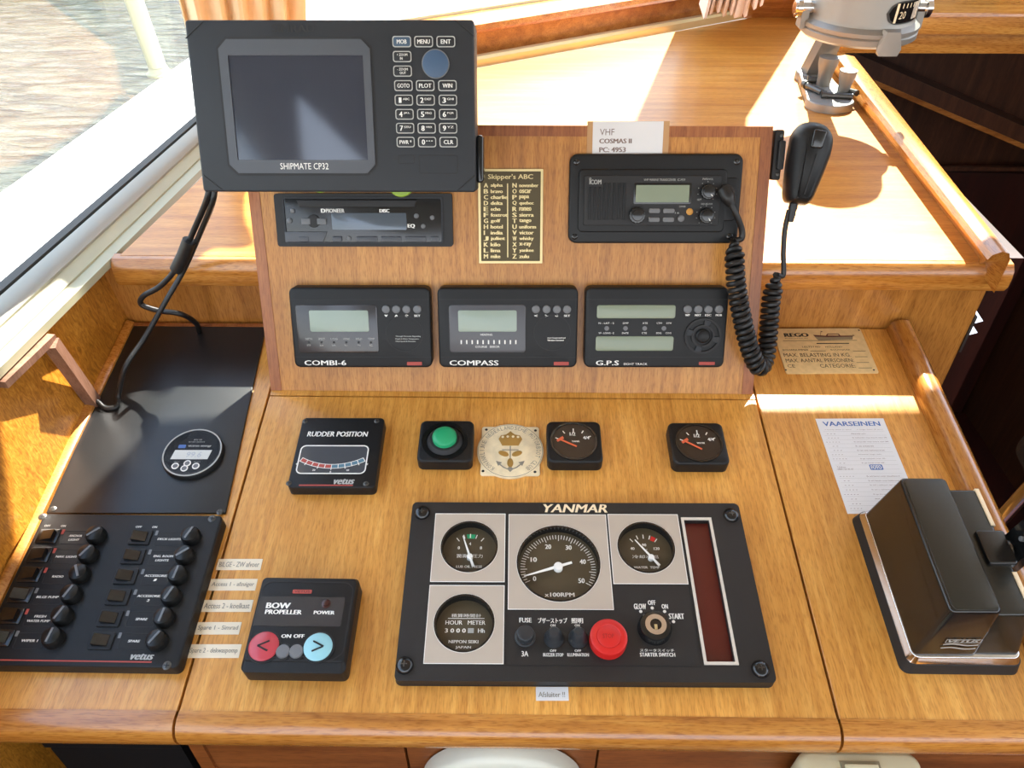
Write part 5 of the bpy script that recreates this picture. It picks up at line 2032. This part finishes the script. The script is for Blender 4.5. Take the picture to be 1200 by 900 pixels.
for fx, fy in ((530, 112), (850, 150)):
    p0, p1 = d.q(*Z2(fx, fy)), d.q(*Z2(fx - 3, fy + 42))
    b.tube([(p0[0], p0[1], 1.5), (p1[0], p1[1], 1.5)], 0.2, 5)
    b.prism([(p0[0], p0[1]), (p0[0] + 2.2, p0[1] - 1), (p0[0], p0[1] - 2)], 1.4, 1.6)
b.build('boat_outline', plain('dark red print', '#5a2a20', 0.6), dr)
d.screws([(908.5, 387), (1006.5, 387), (921, 433.5), (1024, 433.5)], 1.2, 1.35, 'ink', 'screw_hole', 0.2)

# --- signal card ----------------------------------------------------------------------------------------
d = Dev('signal_card', DESK, [(955, 491), (1036, 490), (1096, 640), (1007, 640)], 0.5, 'white paper card headed VAARSEINEN, half under the throttle control box', 'card')
w, h = d.w, d.h
HB = -min(h / 2, h / 2 - 126)
y_top = h / 2
ybot = d.q(990, 602)[1]
b = MB()
b.prism([(-w / 2, ybot), (w / 2, ybot), (w / 2, y_top), (-w / 2, y_top)], 0.1, 0.5)
d.part(b, 'card', 'paper')
b = MB()
b.text('VAARSEINEN', 0, y_top - 7.5, w * 0.83, 6.5, 0.5, bold=0.015)
d.part(b, 'heading_print', 'blueprint')
b = MB()
b.prism(rr(w * 0.12, y_top - 67, 14, 7, 1), 0.45, 0.55)
d.part(b, 'blue_mark', 'blueprint')
b = MB()
b.text('FOTO', w * 0.12, y_top - 67, 11, 5, 0.56, bold=0.04)
d.part(b, 'logo_print', 'paper')
rows = ['= korte toon (1 sec.)      = lange toon (4 sec.)', 'Attentie sein', 'Ik verander mijn koers naar SB.', 'Ik verander mijn koers naar BB.', 'Ik sla achteruit', 'Ik kan niet manoeuvreren', 'Noodsein lange reeks', 'Ik ga oplopen over SB.', 'Ik ga keren over BB.', '', '',
        'Ik wil keren over stuurboord', 'Ik wil keren over bakboord', 'Ik wil u oplopen aan stuurboord', 'Ik wil u oplopen aan bakboord', 'Ik ga keren', 'Blijf weg sein', 'Verzoek bediening', 'Brug of sluis']
b = MB()
ln = MB()
for i, s_ in enumerate(rows):
    y = y_top - 16 - i * 5.7
    if y < ybot + 2:
        break
    if s_ and i:
        b.text(s_, -w * 0.06 + min(w * 0.5, 1.25 * len(s_)) / 2, y, min(w * 0.5, 1.25 * len(s_)), 1.7, 0.5)
        b.text('- ' * (2 + i % 4), -w * 0.40 + 3 + (i % 3), y, 6 + 3 * (i % 4), 0.5, 0.5)
    elif i == 0:
        b.text(s_, 0, y, w * 0.84, 1.5, 0.5)
    ln.box(-w * 0.45, w * 0.44, y - 2.4, y - 2.2, 0.45, 0.52)
b.text('Telefoon\n0800 123 45 67', -w * 0.32, y_top - 68, 17, 4.5, 0.5)
d.part(b, 'small_print', 'paperbrown')
d.part(ln, 'rule', 'dimwhite')

# --- throttle control box ----------------------------------------------------------------------------------
tm = DESK.matrix(0.352, -0.241)
t = thing('throttle_control', 'big black throttle control box with chrome trim and side lever, on the right console', 'throttle control', tm)
def rq(x0, x1, y0, y1, r): return rr((x0 + x1) / 2, (y0 + y1) / 2, x1 - x0, y1 - y0, r)
b = MB()
b.frustum(rq(-2, 104, -84, 78, 8), rq(0, 102, -81, 76, 8), 0.2, 13, 1)
b.build('base', 'blackmatte', t)
b = MB()
b.frustum(rq(0.5, 101, -80, 75, 7), rq(3, 99, -77, 73, 7), 13, 20, 1.2)
b.build('chrome_trim', 'chrome', t)
b = MB()
b.frustum(rq(4, 60, -75, 71, 5), rq(9, 52, -68, 64, 5), 19, 92, 3, 4)
hs = b.build('housing', 'leather', t)
b = MB()
b.frustum(rq(56, 98, -74, 70, 5), rq(54, 92, -60, 66, 6), 19, 70, 3, 4)
b.build('side_housing', 'leather_top', t)
b = MB()
b.prism(rq(11.5, 50, -66, 62, 4), 91.5, 92.6, 0.5)
b.build('top_cover', 'leather_top', t)
b = MB()
b.prism(rq(70, 96, -14, 20, 3), 60, 74, 2)
b.build('lever_block', 'leather', t)
for y0, y1 in ((26, 66), (-58, -20)):
    b = MB()
    b.box(88.5, 92.5, y0, y1, 68, 71, 0.6)
    b.build('cream_strip', 'cream', t)
b = MB()
b.tube([(92, 8, 50), (106, 8, 50)], 15, 24)
hbq = b.build('lever_hub', 'chrome', t)
b = MB()
b.sweep(rect_prof(-14, 14, -5, 5), (104, 6, 46), (128, 14, 150), (1, 0, 0))
lv = b.build('lever', 'blackgloss', t)
b = MB()
b.tube([(108, 8, 78), (103.5, 8, 79)], 2.4, 14)
b.build('rivet', 'greykey', lv)
b = MB()
b.tube([(92, -36, 44), (118, -36, 44)], 9, 20)
b.tube([(100, -36, 44), (104, -36, 44)], 11.5, 20)
b.build('chrome_shaft', 'chrome', t)
# badge on the front face
b = MB()
fr = lambda u, v: Vector((0, 0, 0))
F0, F1 = Vector((4 + 24, -75, 19)), Vector((18 + 12, -68, 92))
upv = (Vector((36, -68.3, 90)) - Vector((36, -75.2, 19))).normalized()
nv = Vector((1, 0, 0)).cross(upv)
org = Vector((37, -73.3, 40)) + nv * 0.5
bm_text = MB()
bm_text.text('VETUS', 0, 7, 26, 3.6, 0, shear=0.2, bold=0.03)
bm_text.frame(rr(0, 7, 30, 6, 0.5), rr(0, 7, 29, 5, 0.4), 0, 0.2)
for yy in (0, -6):
    pts = []
    for i in range(17):
        x = -15 + 30 * i / 16
        pts.append((x, yy + 1.2 * math.sin(i / 16 * 2 * PI)))
    for p, q in zip(pts, pts[1:]):
        bm_text.poly([(p[0], p[1]), (q[0], q[1]), (q[0], q[1] + 1.8), (p[0], p[1] + 1.8)], 0.15)
o = bm_text.build('badge', 'dimwhite', t)
mm = Matrix((Vector((1, 0, 0)), upv, nv)).transposed().to_4x4()
o.rotation_euler = mm.to_euler()
o.location = org * 0.001
# second lever beside it
kb = thing('control_lever', 'black round-ended lever knob at the right picture edge behind the throttle box', 'lever', DESK.matrix(0.548, -0.105))
b = MB()
b.prism(soften([(-2, -45), (30, -45), (30, 38), (12, 38), (-2, 20)], 10), 8, 34, 5)
b.build('knob', 'black', kb)
b = MB()
b.tube([(14, -10, 10), (14, -10, -90)], 8, 16)
b.build('shaft', 'chrome', kb)

# --- steering compass on the shelf -----------------------------------------------------------------------
cm = Matrix.Translation((0.548, 0.645, SHELF_Z))
t = thing('steering_compass', 'big grey metal steering compass on a bracket standing on the windscreen shelf', 'compass', cm)
b = MB()
foot = [(-14, 98), (-6, 116), (-20, 128), (-40, 122), (-48, 100), (-40, 78), (-62, -40)]
b.prism(circ(-22, 78, 30, 28), 0.3, 14, 2)
b.prism(circ(-34, -58, 38, 36, 34), 0.3, 14, 2)
b.prism([(-48, 80), (0, 80), (2, -50), (-70, -58)], 0.3, 13, 1.5)
b.build('base', 'silver', t)
b = MB()
b.hull([(-40, 62, 12), (-4, 62, 12), (-4, 96, 12), (-40, 96, 12), (-44, -20, 128), (-14, -20, 128), (-14, 10, 128), (-44, 10, 128)])
b.hull([(-44, -20, 122), (-14, -20, 122), (-14, 14, 122), (-44, 14, 122), (-72, -150, 134), (-32, -150, 134), (-32, -115, 134), (-72, -115, 134)])
b.build('pedestal', 'silver', t)
BX, BY = -55.0, -140.0
KB, DZB = 0.85, 75.0           # the bowl hangs forward of its foot on the bracket arm
for x, y, r, h in ((-26, 10, 15, 46), (-8, -38, 12.5, 40)):
    b = MB()
    b.lathe([(r * 0.75, 0), (r * 0.8, h * 0.45), (r * 1.05, h * 0.75), (r * 1.1, h), (0, h + 0.5)], x, y, 24, 13)
    b.build('clamp_screw', 'silver', t)
for p0, p1 in (((-62, 0, 18), (-44, -42, 18)), ((-48, -52, 18), (0, -60, 18)), ((-2, -30, 18), (8, -56, 22)), ((-50, 22, 18), (-18, 16, 18))):
    b = MB()
    b.tube([p0, p1], 5, 12)
    b.tube([p0, (Vector(p0) + (Vector(p1) - Vector(p0)) * 0.15)], 7, 12)
    b.build('pin', 'steel', t)
b = MB()
b.lathe([(r_ * KB, z_ * KB + DZB) for r_, z_ in [(30, 64), (64, 68), (88, 73), (95, 78), (95, 86), (93, 88), (95, 90), (95, 96), (91, 99), (86, 102), (84, 108), (84, 200), (80, 225), (66, 250), (40, 265), (18, 268), (15, 290), (0, 292)]], BX, BY, 72)
bw = b.build('bowl', 'silver', t)
# window in the bowl side
def on_bowl(a, z, r): return (BX + KB * r * math.cos(a), BY + KB * r * math.sin(a), KB * z + DZB)
def at_bowl(x, y, z): return (BX + KB * x, BY + KB * y, KB * z + DZB)
def bowl_patch(a0, a1, z0, z1, r, n=20, rnd=True):
    mb = MB()
    grid = []
    for i in range(n + 1):
        u = i / n
        a = a0 + (a1 - a0) * u
        k = 1.0
        e = min(u, 1 - u) * 2
        if rnd and e < 0.5:
            k = math.sqrt(max(0.0, 1 - (1 - e / 0.5) ** 2))
        zm, zh = (z0 + z1) / 2, (z1 - z0) / 2 * k
        grid.append([mb.bm.verts.new(on_bowl(a, zm + zh * s_, r)) for s_ in (-1, -0.3, 0.3, 1)])
    for g0, g1 in zip(grid, grid[1:]):
        for j in range(3):
            mb.bm.faces.new((g0[j], g1[j], g1[j + 1], g0[j + 1]))
    return mb


A0, A1 = R(-83), R(-20)
rim_ = bowl_patch(A0 - 0.05, A1 + 0.05, 108, 143, 84.4)
rim_.build('window_rim', 'steel', bw)
wn_ = bowl_patch(A0, A1, 110, 141, 84.9)
wn_.build('card_window', 'blackgloss', bw)
b = MB()
for i in range(6):
    a = R(-68 + i * 5.5)
    for r_ in (85.4,):
        p = [on_bowl(a - 0.010, 132, r_), on_bowl(a + 0.010, 132, r_), on_bowl(a + 0.010, 139, r_), on_bowl(a - 0.010, 139, r_)]
        b.bm.faces.new([b.bm.verts.new(q) for q in p])


def wrap_text(mb, s_, a, z, w, h, r):
    tb = MB()
    tb.text(s_, 0, 0, w, h, 0)
    vm = {}
    for v in tb.bm.verts:
        vm[v] = mb.bm.verts.new(on_bowl(a + v.co.x / r, z + v.co.y, r))
    for f in tb.bm.faces:
        mb.bm.faces.new([vm[v] for v in f.verts])
    tb.bm.free()


wrap_text(b, '20', R(-66), 122, 13, 11, 85.5)
wrap_text(b, 'S', R(-43), 121, 8, 12, 86.0)
b.build('card_print', 'cream', bw)
lubber = bowl_patch(R(-76), R(-73), 111, 140, 85.6, 4, False)
lubber.build('lubber_line', 'cream', bw)
sp_ = bowl_patch(R(-50), R(-37), 113, 139, 85.3, 8, False)
sp_.build('south_mark', 'beige', bw)
# gimbal lugs either side and a lug at the front
for s_ in (-1, 1):
    b = MB()
    b.hull([at_bowl(s_ * xx, yy, z) for xx in (90, 102) for yy, z in ((-12, 84), (12, 84), (-9, 124), (9, 124))])
    g = b.build('gimbal_arm', 'silver', t)
    b = MB()
    b.tube([at_bowl(s_ * 82, 0, 114), at_bowl(s_ * 114, 0, 114)], 9, 20)
    b.tube([at_bowl(s_ * 103, 0, 114), at_bowl(s_ * 111, 0, 114)], 13, 20)
    b.build('gimbal_bolt', 'chrome', g)
b = MB()
b.hull([at_bowl(22 + xx, -92 - yy, z) for xx, yy, z in ((-16, -4, 104), (12, -4, 104), (-22, 6, 76), (18, 6, 76), (-17, 9, 66), (13, 9, 66), (-16, -6, 66), (12, -6, 66), (-11, 7, 102), (9, 7, 102))])
b.build('front_lug', 'silver', t)
